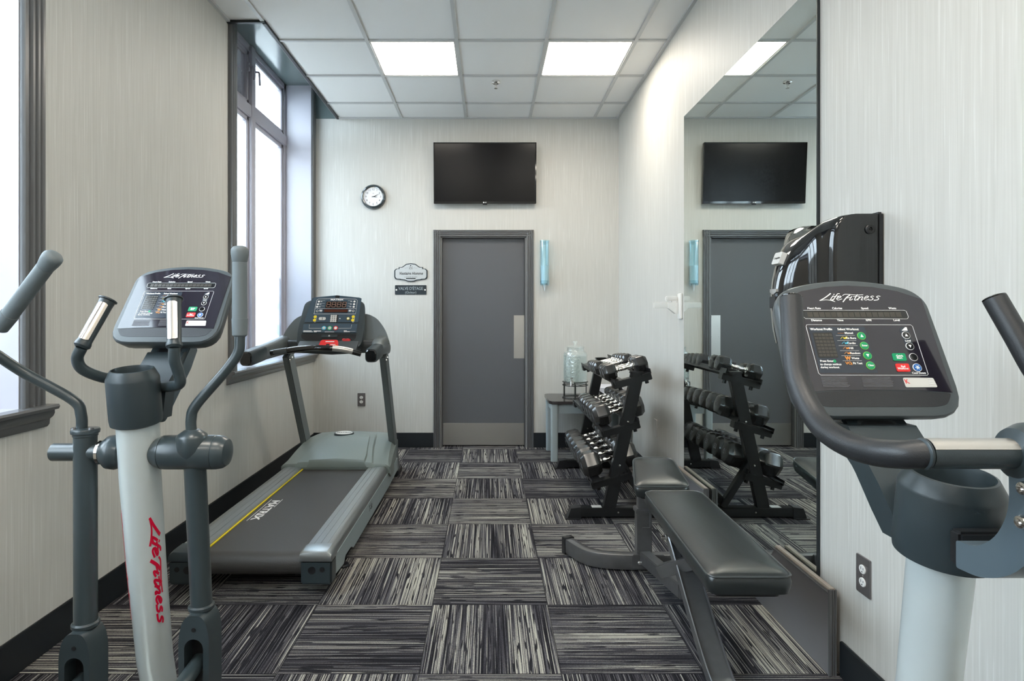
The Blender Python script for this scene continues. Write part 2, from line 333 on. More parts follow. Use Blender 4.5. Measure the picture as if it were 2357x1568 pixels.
# ceiling: white mineral tiles on a hanging grid, with a slot along the far window
ROWY = [YB]+[5.276-0.603*k for k in range(14)]
COLX = [XL-0.44, XS, -0.829, -0.219, 0.392, 1.003, XR]
LIGHTS = [(-0.829, -0.219), (0.392, 1.003)]
LROWS = [2, 8, 11]
mb = MB()
for i in range(len(ROWY)-1):
    y1, y0 = ROWY[i], ROWY[i+1]
    for j in range(len(COLX)-1):
        x0, x1 = max(COLX[j], XL), COLX[j+1]
        if i in LROWS and j in (2, 4): continue
        if j == 0:
            if y1 <= YS: mb.box((x0, max(y0, YF), ZC+0.012), (x1, y1, ZC+0.03), 'tile')
            elif y0 < YS: mb.box((x0, y0, ZC+0.012), (x1, YS, ZC+0.03), 'tile')
            continue
        if y1 < YF: continue
        mb.box((x0, max(y0, YF), ZC+0.012), (x1, y1, ZC+0.03), 'tile')
ce = struct('ceiling', mb)
mb = MB()
for x in COLX[1:-1]: mb.box((x-0.012, YF, ZC), (x+0.012, YB, ZC+0.012), 'grid')
for y in ROWY[1:]:
    if y > YF:
        mb.box((XS if y > YS else XL, y-0.012, ZC+0.001), (XR, y+0.012, ZC+0.012), 'grid')
mb.box((XR-0.022, YF, ZC-0.002), (XR, YB, ZC+0.014), 'grid'); mb.box((XL, YF, ZC-0.002), (XL+0.022, YS, ZC+0.014), 'grid'); mb.box((XS, YB-0.02, ZC-0.001), (XR, YB, ZC+0.012), 'grid')
mb.build('ceiling_grid', ce)
struct('trim_1', MB().box((XS-0.006, YS, ZC-0.006), (XS+0.014, YB, ZC+0.03), 'base').box((XL, YS-0.006, ZC-0.006), (XS+0.014, YS+0.014, ZC+0.03), 'base'))   # dark edge of the slot
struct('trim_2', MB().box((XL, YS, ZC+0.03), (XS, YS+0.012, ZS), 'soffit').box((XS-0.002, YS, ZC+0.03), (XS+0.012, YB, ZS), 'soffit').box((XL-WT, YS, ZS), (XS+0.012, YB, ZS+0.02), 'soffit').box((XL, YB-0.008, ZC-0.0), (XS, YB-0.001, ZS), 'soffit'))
# baseboards
def bboard(name, lo, hi): struct(name, MB().box(lo, hi, 'base', 0.003))
bboard('baseboard_left', (XL, YF, 0), (XL+0.012, YB, 0.135))
struct('baseboard_back', MB().box((XL, YB-0.012, 0), (-0.525, YB, 0.14), 'base', 0.003).box((0.425, YB-0.012, 0), (XR, YB, 0.14), 'base', 0.003))
struct('baseboard_right', MB().box((XR-0.012, YF, 0), (XR, 2.085, 0.125), 'base', 0.003).box((XR-0.012, 2.49, 0), (XR, 3.30, 0.125), 'base', 0.003).box((XR-0.012, 3.80, 0), (XR, YB, 0.125), 'base', 0.003))

# fluted casing
def fluted(w, t): return [(0, 0), (0, t*0.75), (w*0.06, t), (w*0.16, t), (w*0.2, t*0.65), (w*0.26, t*0.65), (w*0.3, t), (w*0.4, t), (w*0.44, t*0.6), (w*0.5, t*0.6), (w*0.54, t*0.95), (w*0.64, t*0.95), (w*0.68, t*0.55), (w*0.75, t*0.55), (w*0.8, t*0.8), (w*0.95, t*0.8), (w, t*0.5), (w, 0)]
def casing(mb, p0, p1, across, w, t, m='trim'):
    p0, p1 = V(p0), V(p1); d = p1-p0; T = frame(p0, across, V(d.normalized()).cross(V(across)))
    # profile lies in (across, out); extrude along d
    a = V(across).normalized(); out = T.col[1].to_3d()
    rings = [[p+a*x+out*y for x, y in fluted(w, t)] for p in (p0, p1)]
    mb.loft(rings, m)

# ---- door in the back wall
d1 = sempty('door_1', (-0.05, YB, 0))
mb = MB(); yo = YB
ox0, ox1, oz = -0.525, 0.426, 2.066
def casing_out(mb, p0, p1, across, out, w, t, m='trim'):
    p0, p1, a, out = V(p0), V(p1), V(across).normalized(), V(out).normalized()
    mb.loft([[p+a*x+out*y for x, y in fluted(w, t)] for p in (p0, p1)], m)
casing_out(mb, (ox0, yo, 0), (ox0, yo, oz), (1, 0, 0), (0, -1, 0), 0.068, 0.022)
casing_out(mb, (ox1, yo, 0), (ox1, yo, oz), (-1, 0, 0), (0, -1, 0), 0.068, 0.022)
casing_out(mb, (ox0, yo, oz), (ox1, yo, oz), (0, 0, -1), (0, -1, 0), 0.064, 0.021)
mb.box((DX0, YB, 0), (DX0+0.012, YB+0.10, DZ1), 'trim'); mb.box((DX1-0.012, YB, 0), (DX1, YB+0.10, DZ1), 'trim'); mb.box((DX0, YB, DZ1-0.012), (DX1, YB+0.10, DZ1), 'trim')
mb.build('door_frame', d1)
leaf = MB().box((DX0+0.014, YB+0.045, 0.008), (DX1-0.014, YB+0.09, DZ1-0.014), 'doorp', 0.002).build('door_leaf', d1)
zk = P(0, 976, YB).z
mb = MB().box((DX0+0.018, YB+0.041, 0.014), (DX1-0.018, YB+0.045, zk), 'steel', 0.001)
for x in [DX0+0.03+k*(DX1-DX0-0.06)/4 for k in range(5)]:
    for z in (0.03, zk-0.014): mb.lathe([(0.004, 0), (0.003, 0.002)], 'steel', (x, YB+0.041, z), (0, -1, 0), 10)
mb.build('kick_plate', leaf, label='brushed steel kick plate')
px0, px1, pz0, pz1 = 0.240, 0.340, P(0, 826, YB).z, P(0, 726, YB).z
mb = MB().box((px0, YB+0.041, pz0), (px1, YB+0.045, pz1), 'steel', 0.001)
for x in (px0+0.015, px1-0.015):
    for z in (pz0+0.015, (pz0+pz1)/2, pz1-0.015): mb.lathe([(0.004, 0), (0.003, 0.002)], 'steel', (x, YB+0.041, z), (0, -1, 0), 10)
mb.build('push_plate', leaf, label='brushed steel push plate')

# ---- windows in the left wall
def window(name, y0, y1, z0, z1, mull, transoms, XF, cz1, near=True, far_w=0.1):
    wd = sempty(name, (XL, (y0+y1)/2, z0))
    mb = MB()      # painted reveals
    mb.box((XF, y0, z0), (XL+0.001, y0+0.004, z1), 'reveal').box((XF, y1-0.004, z0), (XL+0.001, y1, z1), 'reveal').box((XF, y0, z0), (XL, y1, z0+0.004), 'reveal')
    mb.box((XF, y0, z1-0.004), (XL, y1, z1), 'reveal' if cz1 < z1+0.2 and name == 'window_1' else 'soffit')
    mb.build('window_reveal', wd)
    mb = MB(); casing_out(mb, (XL, y0-0.1, z0), (XL, y0-0.1, cz1), (0, 1, 0), (1, 0, 0), 0.1, 0.024); casing_out(mb, (XL, y1+far_w, z0), (XL, y1+far_w, cz1), (0, -1, 0), (1, 0, 0), far_w, 0.024)
    mb.build('window_casing', wd)
    mb = MB()      # sill board and moulded apron
    e0, e1 = y0-0.125, min(y1+far_w+0.025, YB-0.001)
    prof = [(0, 0), (0.052, 0), (0.056, -0.008), (0.052, -0.018), (0.036, -0.022), (0.036, -0.034), (0.030, -0.046), (0.018, -0.056), (0.016, -0.075), (0.008, -0.085), (0, -0.085)]
    mb.loft([[V((XL+x, y, z0+0.004+z)) for x, z in prof] for y in (e0, e1)], 'trim')
    mb.build('window_sill', wd)
    mb = MB(); X0, X1 = XF-0.065, XF
    zs = [z0]+[t for t in transoms]+[z1]; fw = 0.055
    mb.box((X0, y0, z0), (X1, y0+fw, z1), 'winframe', 0.006).box((X0, y1-fw, z0), (X1, y1, z1), 'winframe', 0.006).box((X0, y0, z0), (X1, y1, z0+fw), 'winframe', 0.006).box((X0, y0, z1-fw), (X1, y1, z1), 'winframe', 0.006)
    for m_ in mull: mb.box((X0, m_-0.042, z0), (X1+0.012, m_+0.042, z1), 'winframe', 0.006)
    for t in transoms: mb.box((X0, y0, t-0.05), (X1+0.008, y1, t+0.05), 'winframe', 0.006)
    mb.build('window_frame', wd)
    ys = [y0+fw]+[q for m_ in mull for q in (m_-0.042, m_+0.042)]+[y1-fw]
    zz = [z0+fw]+[q for t in transoms for q in (t-0.05, t+0.05)]+[z1-fw]
    for a in range(0, len(ys), 2):
        for b in range(0, len(zz), 2):
            ya, yb, za, zb = ys[a], ys[a+1], zz[b], zz[b+1]; s = 0.035
            mb = MB(); X = XF-0.012
            for lo, hi in (((X-0.04, ya, za), (X, ya+s, zb)), ((X-0.04, yb-s, za), (X, yb, zb)), ((X-0.04, ya, za), (X, yb, za+s)), ((X-0.04, ya, zb-s), (X, yb, zb))): mb.box(lo, hi, 'winframe', 0.005)
            sash = mb.build('sash', wd)
            g = 'darkglass' if (name == 'window_2' and a == 0 and b == len(zz)-2) else 'glass'  # the near upper pane gets darker tinted glass
            MB().box((X-0.026, ya+s, za+s), (X-0.020, yb-s, zb-s), g).build('pane', sash)
            if name == 'window_2' and b == 0:
                for k, zt in enumerate((1.62, 1.24, 0.90+0.0)):
                    pass
                fl = MB(); X2 = X-0.0195; w_ = yb-ya-2*s; yy = ya+s; T = Matrix(((0, 0, 1, X2), (1, 0, 0, yy), (0, 1, 0, za+s), (0, 0, 0, 1)))
                H0 = 0.0
                for base_, top_, cut in ((0.0, 0.30, 1), (0.27, 0.62, 0), (0.60, 0.99, 0)):
                    up = [(w_*t, top_*0.62+(top_*0.38)*0.0 + (0.38*top_ if top_ < 0.4 else 0.27)*math.sin(math.pi*min(1, t*1.05))**1.6*1.0) for t in [k/14 for k in range(15)]]
                    lo_ = [(x_, max(0.0, z_-(top_-base_)-0.0)) for x_, z_ in up]
                    if base_ > 0: lo_ = [(x_, z_-0.30) for x_, z_ in up]
                    else: lo_ = [(0, 0), (w_, 0)]
                    fl.prism(lo_+up[::-1], 'frost', T, 0.0, 0.001)
                fl.build('frosted_film', sash)
            if name == 'window_2' and b > 0:
                h = MB(); yh = yb-0.018 if a == 0 else ya+0.018
                h.box((X, yh-0.012, za+0.26), (X+0.014, yh+0.012, za+0.33), 'winframe', 0.003).tube(fillet([(X+0.012, yh, za+0.30), (X+0.045, yh, za+0.30), (X+0.05, yh, za+0.19)], 0.02), 0.008, 'winframe', 10)
                h.build('window_handle', sash)
    return wd
window('window_1', W1Y0, W1Y1, W1Z0, W1Z1, [0.206, 1.162], [2.885], XL-0.235, 3.12)
window('window_2', W2Y0, W2Y1, W2Z0, ZS, [4.80], [2.885], XL-0.235, ZS, far_w=0.078)
# outside
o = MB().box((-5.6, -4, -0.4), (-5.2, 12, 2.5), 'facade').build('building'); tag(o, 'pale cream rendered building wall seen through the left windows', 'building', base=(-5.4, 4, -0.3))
struct('ground', MB().box((-5.2, -12, -0.4), (XL-WT-0.02, 20, -0.3), 'bounce_ground'))  # unseen ground, raised and whitened to bounce daylight up onto the ceiling

# ---- ceiling lights
k = 0
WHERE = {(2, 0): 'square ceiling light panel left of the sprinkler, above the treadmill side', (2, 1): 'square ceiling light panel right of the sprinkler, nearest the mirror',
         (8, 0): 'square ceiling light panel behind the frame top, left column', (8, 1): 'square ceiling light panel behind the frame top, right column',
         (11, 0): 'square ceiling light panel at the rear of the room, left column', (11, 1): 'square ceiling light panel at the rear of the room, right column'}
for r in LROWS:
    for ci, (x0, x1) in enumerate(LIGHTS):
        y1, y0 = ROWY[r], ROWY[r+1]
        t = thing('ceiling_light', ((x0+x1)/2, (y0+y1)/2, ZC), WHERE[(r, ci)], 'ceiling light', 'square light panels in the ceiling grid')
        mb = MB(); a = 0.012; b_ = 0.022
        for lo, hi in (((x0+a, y0+a, ZC+0.004), (x1-a, y0+b_, ZC+0.03)), ((x0+a, y1-b_, ZC+0.004), (x1-a, y1-a, ZC+0.03)), ((x0+a, y0+a, ZC+0.004), (x0+b_, y1-a, ZC+0.03)), ((x1-b_, y0+a, ZC+0.004), (x1-a, y1-a, ZC+0.03))): mb.box(lo, hi, 'grid')
        mb.box((x0+a, y0+a, ZC+0.03), (x1-a, y1-a, ZC+0.04), 'grid')
        mb.build('light_frame', t)
        MB().box((x0+b_, y0+b_, ZC+0.008), (x1-b_, y1-b_, ZC+0.014), 'panel').build('diffuser', t)

# ---- mirror
MY0, MY1, MZ0, MZ1 = 2.225, 3.75, 0.17, 2.508
MT = 0.006
mir = thing('wall_mirror', (XR, (MY0+MY1)/2, MZ0), 'tall frameless wall mirror on the right wall behind the bench', 'mirror')
Tm = Matrix.Translation((XR-0.004, MY1, 0)) @ Matrix.Rotation(math.radians(0.0), 4, 'Z') @ Matrix.Translation((-(XR-0.004), -MY1, 0))
MXF, MXN = XR-0.009, XR-0.012
def mslab(e0, e1, m, y0, y1, z0, z1): return MB().loft([[V((MXN-e0, y0, z)), V((MXF-e0, y1, z)), V((MXF-e1, y1, z)), V((MXN-e1, y0, z))] for z in (z0, z1)], m)
MB().loft([[V((MXN, MY0, z)), V((MXF, MY1, z)), V((XR-0.001, MY1, z)), V((XR-0.001, MY0, z))] for z in (MZ0, MZ1)], 'base').build('mirror_backing', mir)
mslab(0.0, 0.001, 'mirror', MY0+0.003, MY1-0.001, MZ0+0.002, MZ1-0.002).build('mirror_glass', mir)

# ---- kick boards under the mirror
for nm, y0, y1, lb in (('kick_board', 3.30, 3.79, 'short grey board at the foot of the wall beside the dumbbell rack foot'), ('kick_board', 2.09, 2.49, 'grey board at the wall foot below the near end of the mirror')):
    t = thing(nm, (XR-0.02, (y0+y1)/2, 0), lb, 'board', 'grey boards along the wall below the mirror')
    MB().prism([(y0, 0), (y1+(0.24 if y0 < 3 else 0), 0), (y1, 0.285), (y0, 0.285)], 'board', Matrix(((0, 0, 1, XR-0.045), (1, 0, 0, 0), (0, 1, 0, 0), (0, 0, 0, 1))), 0, 0.024).build('board_face', t)
    mb = MB().box((XR-0.049, y0-0.002, 0.285), (XR-0.018, y1, 0.292), 'trim', 0.002).box((XR-0.043, y0, 0.292), (XR-0.020, y1, 0.303), 'boardedge', 0.003)
    mb.box((XR-0.049, y0-0.008, 0), (XR-0.037, y0, 0.303), 'trim', 0.002).box((XR-0.036, y0-0.006, 0), (XR-0.028, y0, 0.303), 'trim', 0.002).box((XR-0.027, y0-0.005, 0), (XR-0.019, y0, 0.303), 'trim', 0.002)
    mb.build('board_edging', t)

# ------------------------------------------------------------------ things on the back wall
def BW(px, py, d=0.0): return P(px, py, YB) - V((0, d, 0))
WF = lambda o: frame(o, (1, 0, 0), (0, 0, 1))        # wall frame: u right, v up, n towards the room

# television
tv = thing('television', (-0.03, YB, P(0, 469, YB).z), 'black flat screen television mounted high on the back wall over the door', 'television')
tx0, tx1, tz0, tz1 = P(998, 0, 5.60).x, P(1234.5, 0, 5.60).x, P(0, 468, 5.60).z, P(0, 329, 5.60).z
MB().box((tx0, 5.605, tz0), (tx1, 5.645, tz1), 'gloss', 0.004).build('television_body', tv)
mb = MB(); b_ = 0.010
for lo, hi in (((tx0, 5.597, tz0), (tx0+b_, 5.605, tz1)), ((tx1-b_, 5.597, tz0), (tx1, 5.605, tz1)), ((tx0, 5.597, tz1-b_), (tx1, 5.605, tz1)), ((tx0, 5.596, tz0), (tx1, 5.605, tz0+0.02))): mb.box(lo, hi, 'gloss', 0.002)
mb.build('screen_bezel', tv)
MB().box((tx0+b_, 5.602, tz0+0.02), (tx1-b_, 5.6045, tz1-b_), 'screen').build('screen', tv)
mb = MB(); T = WF(((tx0+tx1)/2, 5.596, tz0+0.010)); mb.prism(circ(-0.012, 0, 0.006, 16), 'ink', T, 0, 0.0005); mb.text('LG', 0.013, 'ink', T, 0.006, 0, bold=0.03); mb.box(((tx0+tx1)/2-0.022, 5.598, tz0-0.012), ((tx0+tx1)/2+0.022, 5.612, tz0), 'black', 0.003)
mb.build('logo_and_sensor', tv, label='small white maker mark above the sensor tab')
MB().box((-0.25, 5.645, tz0+0.12), (0.18, YB, tz1-0.12), 'black', 0.0).build('wall_mount', tv)

Rt = Matrix.Translation((0, 5.60, (tz0+tz1)/2)) @ Matrix.Rotation(math.radians(4.0), 4, 'X') @ Matrix.Translation((0, -5.60, -(tz0+tz1)/2))
for ch in tv.children:
    if ch.name.startswith('wall_mount'): continue
    ch.data.transform(Matrix.Translation(-tv.location) @ Rt @ Matrix.Translation(tv.location))

# clock
co = BW(860, 454); T = WF(co); ck = thing('wall_clock', co, 'round dark rimmed wall clock left of the television', 'clock')
MB().lathe([(0.118, 0), (0.119, 0.012), (0.112, 0.028), (0.100, 0.034), (0.090, 0.030), (0.086, 0.020), (0.02, 0.018)], 'clockrim', co, (0, -1, 0), 48).build('clock_rim', ck)
MB().lathe([(0.095, 0.030), (0.093, 0.034), (0.086, 0.028), (0.084, 0.022), (0.094, 0.020)], 'chrome', co, (0, -1, 0), 48, caps=False).build('chrome_ring', ck)
mb = MB(); mb.prism(circ(0, 0, 0.086, 40), 'clockface', T, 0.016, 0.021)
for hnum in range(1, 13):
    a = math.radians(90-30*hnum); mb.text(str(hnum), 0.026, 'black', T, 0.069*math.cos(a), 0.069*math.sin(a), h=0.021)
mb.text('USB', 0.009, 'inkdim', T, 0, 0.032, h=0.021)
mb.build('clock_face', ck)
def hand(name, ang, Lg, w_):
    a = math.radians(ang); d = V((math.cos(a), math.sin(a))); n = V((-d.y, d.x)); pts = [d*-0.014+n*w_*0.4, d*-0.014-n*w_*0.4, d*Lg*0.45-n*w_, d*Lg, d*Lg*0.45+n*w_]
    MB().prism([tuple(p) for p in pts], 'black', T, 0.0225, 0.0235).build(name, ck)
hand('minute_hand', 24, 0.064, 0.0025); hand('hour_hand', -6, 0.045, 0.0035)
MB().prism(circ(0, 0, 0.004, 12), 'black', T, 0.022, 0.026).build('clock_hub', ck)

# signs
so = BW(946, 628); T = WF(so)
sg = thing('door_sign', so, 'ornate silver locker room sign with dark scroll border left of the door', 'sign')
def ornate(k):
    half = [(0, 0.090), (0.045, 0.083), (0.078, 0.058), (0.088, 0.053), (0.118, 0.053), (0.112, 0.038), (0.14, 0.038), (0.158, 0.022), (0.158, -0.045), (0.145, -0.062), (0.105, -0.064), (0.100, -0.068), (0.06, -0.072), (0.03, -0.084), (0, -0.086)]
    pts = half+[(-x, y) for x, y in half[::-1] if x > 0]
    return [(x*k[0], y*k[1]) for x, y in pts]
MB().prism(roundpoly(ornate((1, 1)), 0.006, 3)[::-1], 'signdark', T, 0.0005, 0.010, 0.002).build('sign_border', sg)
MB().prism(roundpoly(ornate((0.93, 0.90)), 0.005, 3)[::-1], 'sign', T, 0.009, 0.0115).build('sign_plate', sg)
mb = MB(); mb.text('Vestiaire Homme', 0.037, 'black', T, 0, -0.008, shear=0.35, bold=0.02, h=0.0115, cond=0.86); mb.text('LOCKER ROOM', 0.013, 'black', T, 0, -0.042, h=0.0115, cond=1.3)
MB().prism(rrect(-0.046, -0.061, 0.046, -0.051, 0.003), 'black', T, 0.0115, 0.0125).build('sign_banner', sg)
def wallfn(T, h): return lambda u, v, k: T @ V((u, v, h+k))
f = wallfn(T, 0.0115)
for sgn in (1, -1):
    mb.ribbon([(0.004*sgn, 0.03), (0.012*sgn, 0.048), (0.016*sgn, 0.060)], 0.0025, 'black', f); mb.ribbon([(0.018*sgn, 0.032), (0.006*sgn, 0.045), (-0.004*sgn, 0.052)], 0.002, 'black', f)
    mb.ribbon([(0.022*sgn, 0.042), (0.035*sgn, 0.048), (0.05*sgn, 0.040), (0.058*sgn, 0.044)], 0.0012, 'black', f); mb.prism(circ(0.133*sgn, -0.004, 0.005, 12), 'steel', T, 0.0115, 0.0135)
mb.prism(circ(-0.002, 0.066, 0.006, 12), 'black', T, 0.0115, 0.012)
mb.build('sign_lettering', sg)
so = BW(945.5, 667.5); T = WF(so); sg = thing('valve_sign', so, 'small dark blue plate reading valve below the ornate sign', 'sign')
MB().prism(rrect(-0.15, -0.045, 0.15, 0.045, 0.008), 'signdark', T, 0.0005, 0.004, 0.001).build('sign_plate', sg)
mb = MB().text("VALVE D'\u00c9TAGE", 0.041, 'tableleg', T, 0, 0.012, h=0.004, cond=0.80, bold=0.01); mb.text('(Gicleur)', 0.030, 'tableleg', T, 0, -0.025, h=0.004, bold=0.01); mb.build('sign_lettering', sg)
[MB().prism(circ(q*0.136, 0, 0.008, 14), 'white', T, 0.004, 0.007, 0.001).build('fixing_pin', sg, label='white fixing pin') for q in (-1, 1)]

# outlets
def outlet(T, loc, label, blank=False):
    t = thing('wall_outlet', loc, label, 'outlet')
    MB().prism(rrect(-0.036, -0.062, 0.036, 0.062, 0.003), 'label' if blank else 'outlet', T, 0.0005, 0.006, 0.0015).build('cover_plate', t)
    if blank: return t
    for s in (1, -1):
        mb = MB().prism(circ(0, 0.021*s, 0.0165, 20, 0.0145), 'white', T, 0.006, 0.009, 0.001)
        for x, hh in ((-0.006, 0.0045), (0.006, 0.0035)): mb.prism(rect(x-0.0012, 0.021*s-hh+0.003, x+0.0012, 0.021*s+hh+0.003), 'black', T, 0.009, 0.0093)
        mb.prism(circ(0, 0.021*s-0.008, 0.0025, 10), 'black', T, 0.009, 0.0093); mb.build('socket', t)
    MB().prism(circ(0, 0, 0.003, 10), 'steel', T, 0.006, 0.0072).build('screw', t)
    return t
so = BW(832, 920); outlet(WF(so), so, 'steel plated duplex outlet low on the back wall behind the treadmill post')
so = V((XR, 1.963, 0.405)); outlet(frame(so, (0, -1, 0), (0, 0, 1)), so, 'dark plated duplex outlet on the near right wall below the mirror edge')
so = V((XR, 4.41, 0.427)); outlet(frame(so, (0, -1, 0), (0, 0, 1)), so, 'blank pale wall plate on the right wall behind the dumbbell rack', True)

# paper cup dispenser
co = BW(1252.5, 0); co.z = 0; zt, zm, zb, ztip = [P(0, y, 5.63).z for y in (555, 612, 655, 671)]
cx = co.x; cy = YB-0.052
cp = thing('cup_dispenser', (cx, YB, zb), 'clear blue tube cup dispenser on the wall right of the door', 'dispenser')
MB().lathe([(0.040, zb), (0.042, zb+0.02), (0.042, zt), (0.039, zt), (0.039, zb+0.03)], 'cup', (cx, cy, 0), (0, 0, 1), 32, caps=False).build('tube', cp)
MB().lathe([(0.045, zt-0.012), (0.046, zt), (0.046, zt+0.006), (0.001, zt+0.008)], 'cup', (cx, cy, 0), (0, 0, 1), 32).build('tube_cap', cp)
mb = MB(); mb.lathe([(0.030, zb+0.01), (0.037, zm-0.01), (0.0385, zm+0.0), (0.001, zm+0.001)], 'paper', (cx, cy, 0), (0, 0, 1), 28); mb.lathe([(0.001, ztip), (0.014, zb-0.0), (0.026, zb+0.03)], 'paper', (cx, cy, 0), (0, 0, 1), 28)
mb.build('paper_cups', cp)
mb = MB().box((cx-0.02, YB-0.014, zb+0.02), (cx+0.02, YB, zt-0.03), 'white', 0.003); mb.build('back_plate', cp)
mb = MB().lathe([(0.0385, zb-0.01), (0.043, zb), (0.044, zb+0.035), (0.041, zb+0.036), (0.038, zb)], 'cup', (cx, cy, 0), (0, 0, 1), 28, caps=False).build('lower_collar', cp)

# sprinkler
sp = P(1141, 188, 4.66); sp = V(((1141-VX)*4.72/FP, 0, ZC)); sp.y = 1.861*FP/(VY-190.5); sp.x = (1141.5-VX)*sp.y/FP
t = thing('sprinkler_head', sp, 'small chrome sprinkler head hanging from the ceiling between the two light panels', 'sprinkler')
MB().lathe([(0.034, 0.012), (0.036, 0.0), (0.034, -0.004), (0.022, -0.010), (0.012, -0.006)], 'chrome', sp, (0, 0, 1), 28).build('escutcheon', t)
MB().cyl(sp, sp-V((0, 0, 0.044)), 0.004, 'chrome', seg=12).tube([sp+V((0.008, 0, -0.008)), sp+V((0.009, 0, -0.022)), sp+V((0.002, 0, -0.036))], 0.002, 'chrome', 8).tube([sp+V((-0.008, 0, -0.008)), sp+V((-0.009, 0, -0.022)), sp+V((-0.002, 0, -0.036))], 0.002, 'chrome', 8).build('frame_arms', t)
MB().lathe([(0.003, -0.040), (0.013, -0.044), (0.014, -0.047), (0.001, -0.048)], 'steel', sp, (0, 0, 1), 20).build('deflector', t)

# white hinged arm on the right wall at the far mirror edge
t = thing('wall_hook', (XR, 3.86, 1.30), 'white wall bracket with a flat arm on the right wall by the far mirror edge', 'bracket')
MB().box((XR-0.012, 3.80, 1.235), (XR, 3.875, 1.40), 'ivory', 0.004).build('wall_plate', t)
mb = MB(); zc = P(0, 703, 3.88).z
mb.box((XR-0.165, 3.872, zc-0.019), (XR-0.04, 3.886, zc+0.019), 'ivory', 0.004)
mb.prism([(-0.075, 0.019), (-0.012, 0.019), (-0.012, -0.055), (-0.030, -0.055), (-0.075, -0.019)], 'ivory', frame((XR, 3.886, zc), (1, 0, 0), (0, 0, 1)), 0, 0.03, 0.003)
mb.build('arm', t)
MB().box((XR-0.088, 3.862, zc+0.028), (XR-0.012, 3.89, zc+0.060), 'ivory', 0.005).box((XR-0.05, 3.866, zc+0.017), (XR-0.02, 3.886, zc+0.030), 'ivory', 0.002).build('latch_block', t)

# ------------------------------------------------------------------ paper towel dispenser
dy0, dy1, dz0, dz1 = 1.864, 2.19, 1.165, 1.585
t = thing('paper_towel_dispenser', (XR, (dy0+dy1)/2, dz0), 'glossy black paper towel dispenser on the right wall above the bike console', 'dispenser')
MB().box((XR-0.022, dy0, dz0), (XR, dy1, dz1), 'black', 0.006).build('back_shell', t)
# cover: side profile (out from wall, up) lofted along the wall, bulging in the middle
rings = []
for sy, D, p in ((0, 0.128, 7), (0.006, 0.140, 7), (0.02, 0.147, 7), (0.05, 0.152, 6.5), (0.068, 0.160, 6), (0.082, 0.178, 4.6), (0.095, 0.205, 3.4), (0.110, 0.230, 2.8), (0.13, 0.243, 2.55), (0.163, 0.25, 2.5), (0.196, 0.243, 2.55), (0.216, 0.230, 2.8), (0.231, 0.205, 3.4), (0.244, 0.178, 4.6), (0.258, 0.160, 6), (0.276, 0.152, 6.5), (0.306, 0.147, 7), (0.320, 0.140, 7), (0.326, 0.128, 7)):
    zc_, H = dz0+0.12, 0.294; x0 = XR-0.021
    ring = [V((x0, dy0+sy, dz0)), V((x0-D*0.93, dy0+sy, dz0)), V((x0-D*0.97, dy0+sy, dz0+0.05))]
    for k in range(15):
        a = math.radians(90*k/14); ring.append(V((x0-D*max(math.cos(a), 0)**(2/p), dy0+sy, zc_+H*math.sin(a)**(2/p))))
    ring[-1].x = x0; rings.append(ring)
MB().loft(rings, 'gloss').build('cover', t, 50)
lo = V((XR-0.047, dy0, dz1-0.055)); MB().lathe([(0.013, -0.003), (0.0145, 0.004), (0.012, 0.006), (0.006, 0.006), (0.005, 0.002), (0.002, 0.002), (0.0018, 0.007), (0.0001, 0.007)], 'black', lo, (0, -1, 0), 24).build('lock', t)
Td = frame((XR-0.252, dy0+0.163, dz0+0.288), (0, -1, 0), (0.36, 0, 1)); mb = MB().prism(rrect(-0.026, -0.021, 0.026, 0.021, 0.004), 'label', Td, -0.012, 0.006, 0.002); mb.text('Complete', 0.011, 'black', Td, 0, 0, shear=0.3, h=0.006); mb.build('maker_badge', t)
Td = frame((XR-0.270, dy0+0.163, dz0+0.14), (0, -1, 0), (0, 0, 1)); MB().prism(rrect(-0.02, -0.02, 0.02, 0.02, 0.004), 'black', Td, -0.01, 0.003, 0.001).prism([(-0.022, 0.045), (0.022, 0.045), (0.022, 0.035), (0, 0.026), (-0.022, 0.035)], 'steel', Td, -0.01, 0.001).build('sensor_window', t)

# ------------------------------------------------------------------ side table, dispenser jar, towels
tx0, tx1, ty0, ty1, th = 0.535, 1.205, 5.12, 5.62, 0.520
t = thing('side_table', ((tx0+tx1)/2, (ty0+ty1)/2, 0), 'low blue grey side table with dark top right of the door', 'table')
MB().prism(rrect(tx0-0.015, ty0-0.015, tx1+0.015, ty1, 0.05), 'tabletop', frame((0, 0, 0), (1, 0, 0), (0, 1, 0)), th-0.024, th, 0.006).build('tabletop', t)
MB().box((tx0+0.03, ty0+0.02, th-0.11), (tx1-0.03, ty0+0.04, th-0.024), 'tableleg', 0.002).box((tx0+0.03, ty1-0.06, th-0.11), (tx1-0.03, ty1-0.04, th-0.024), 'tableleg', 0.002).box((tx0+0.02, ty0+0.03, th-0.11), (tx0+0.04, ty1-0.05, th-0.024), 'tableleg', 0.002).box((tx1-0.04, ty0+0.03, th-0.11), (tx1-0.02, ty1-0.05, th-0.024), 'tableleg', 0.002).build('apron', t)
for x in (tx0+0.03, tx1-0.03):
    for y in (ty0+0.03, ty1-0.05): MB().loft([[V((x+q[0]*k, y+q[1]*k, z)) for q in rrect(-0.032, -0.032, 0.032, 0.032, 0.018)] for k, z in ((0.92, 0), (1.0, th-0.024))], 'tableleg').build('leg', t)
jx, jy = P(1324, 0, 5.35).x, 5.35; zs0, zs1 = th, th+0.125
t = thing('jar_stand', (jx, jy, th), 'round black wire stand under the glass drink dispenser', 'stand')
def ring(mb, r, z, rr, m='wire'): mb.tube([(jx+r*math.cos(a), jy+r*math.sin(a), z) for a in [2*math.pi*k/36 for k in range(37)]], rr, m, 8)
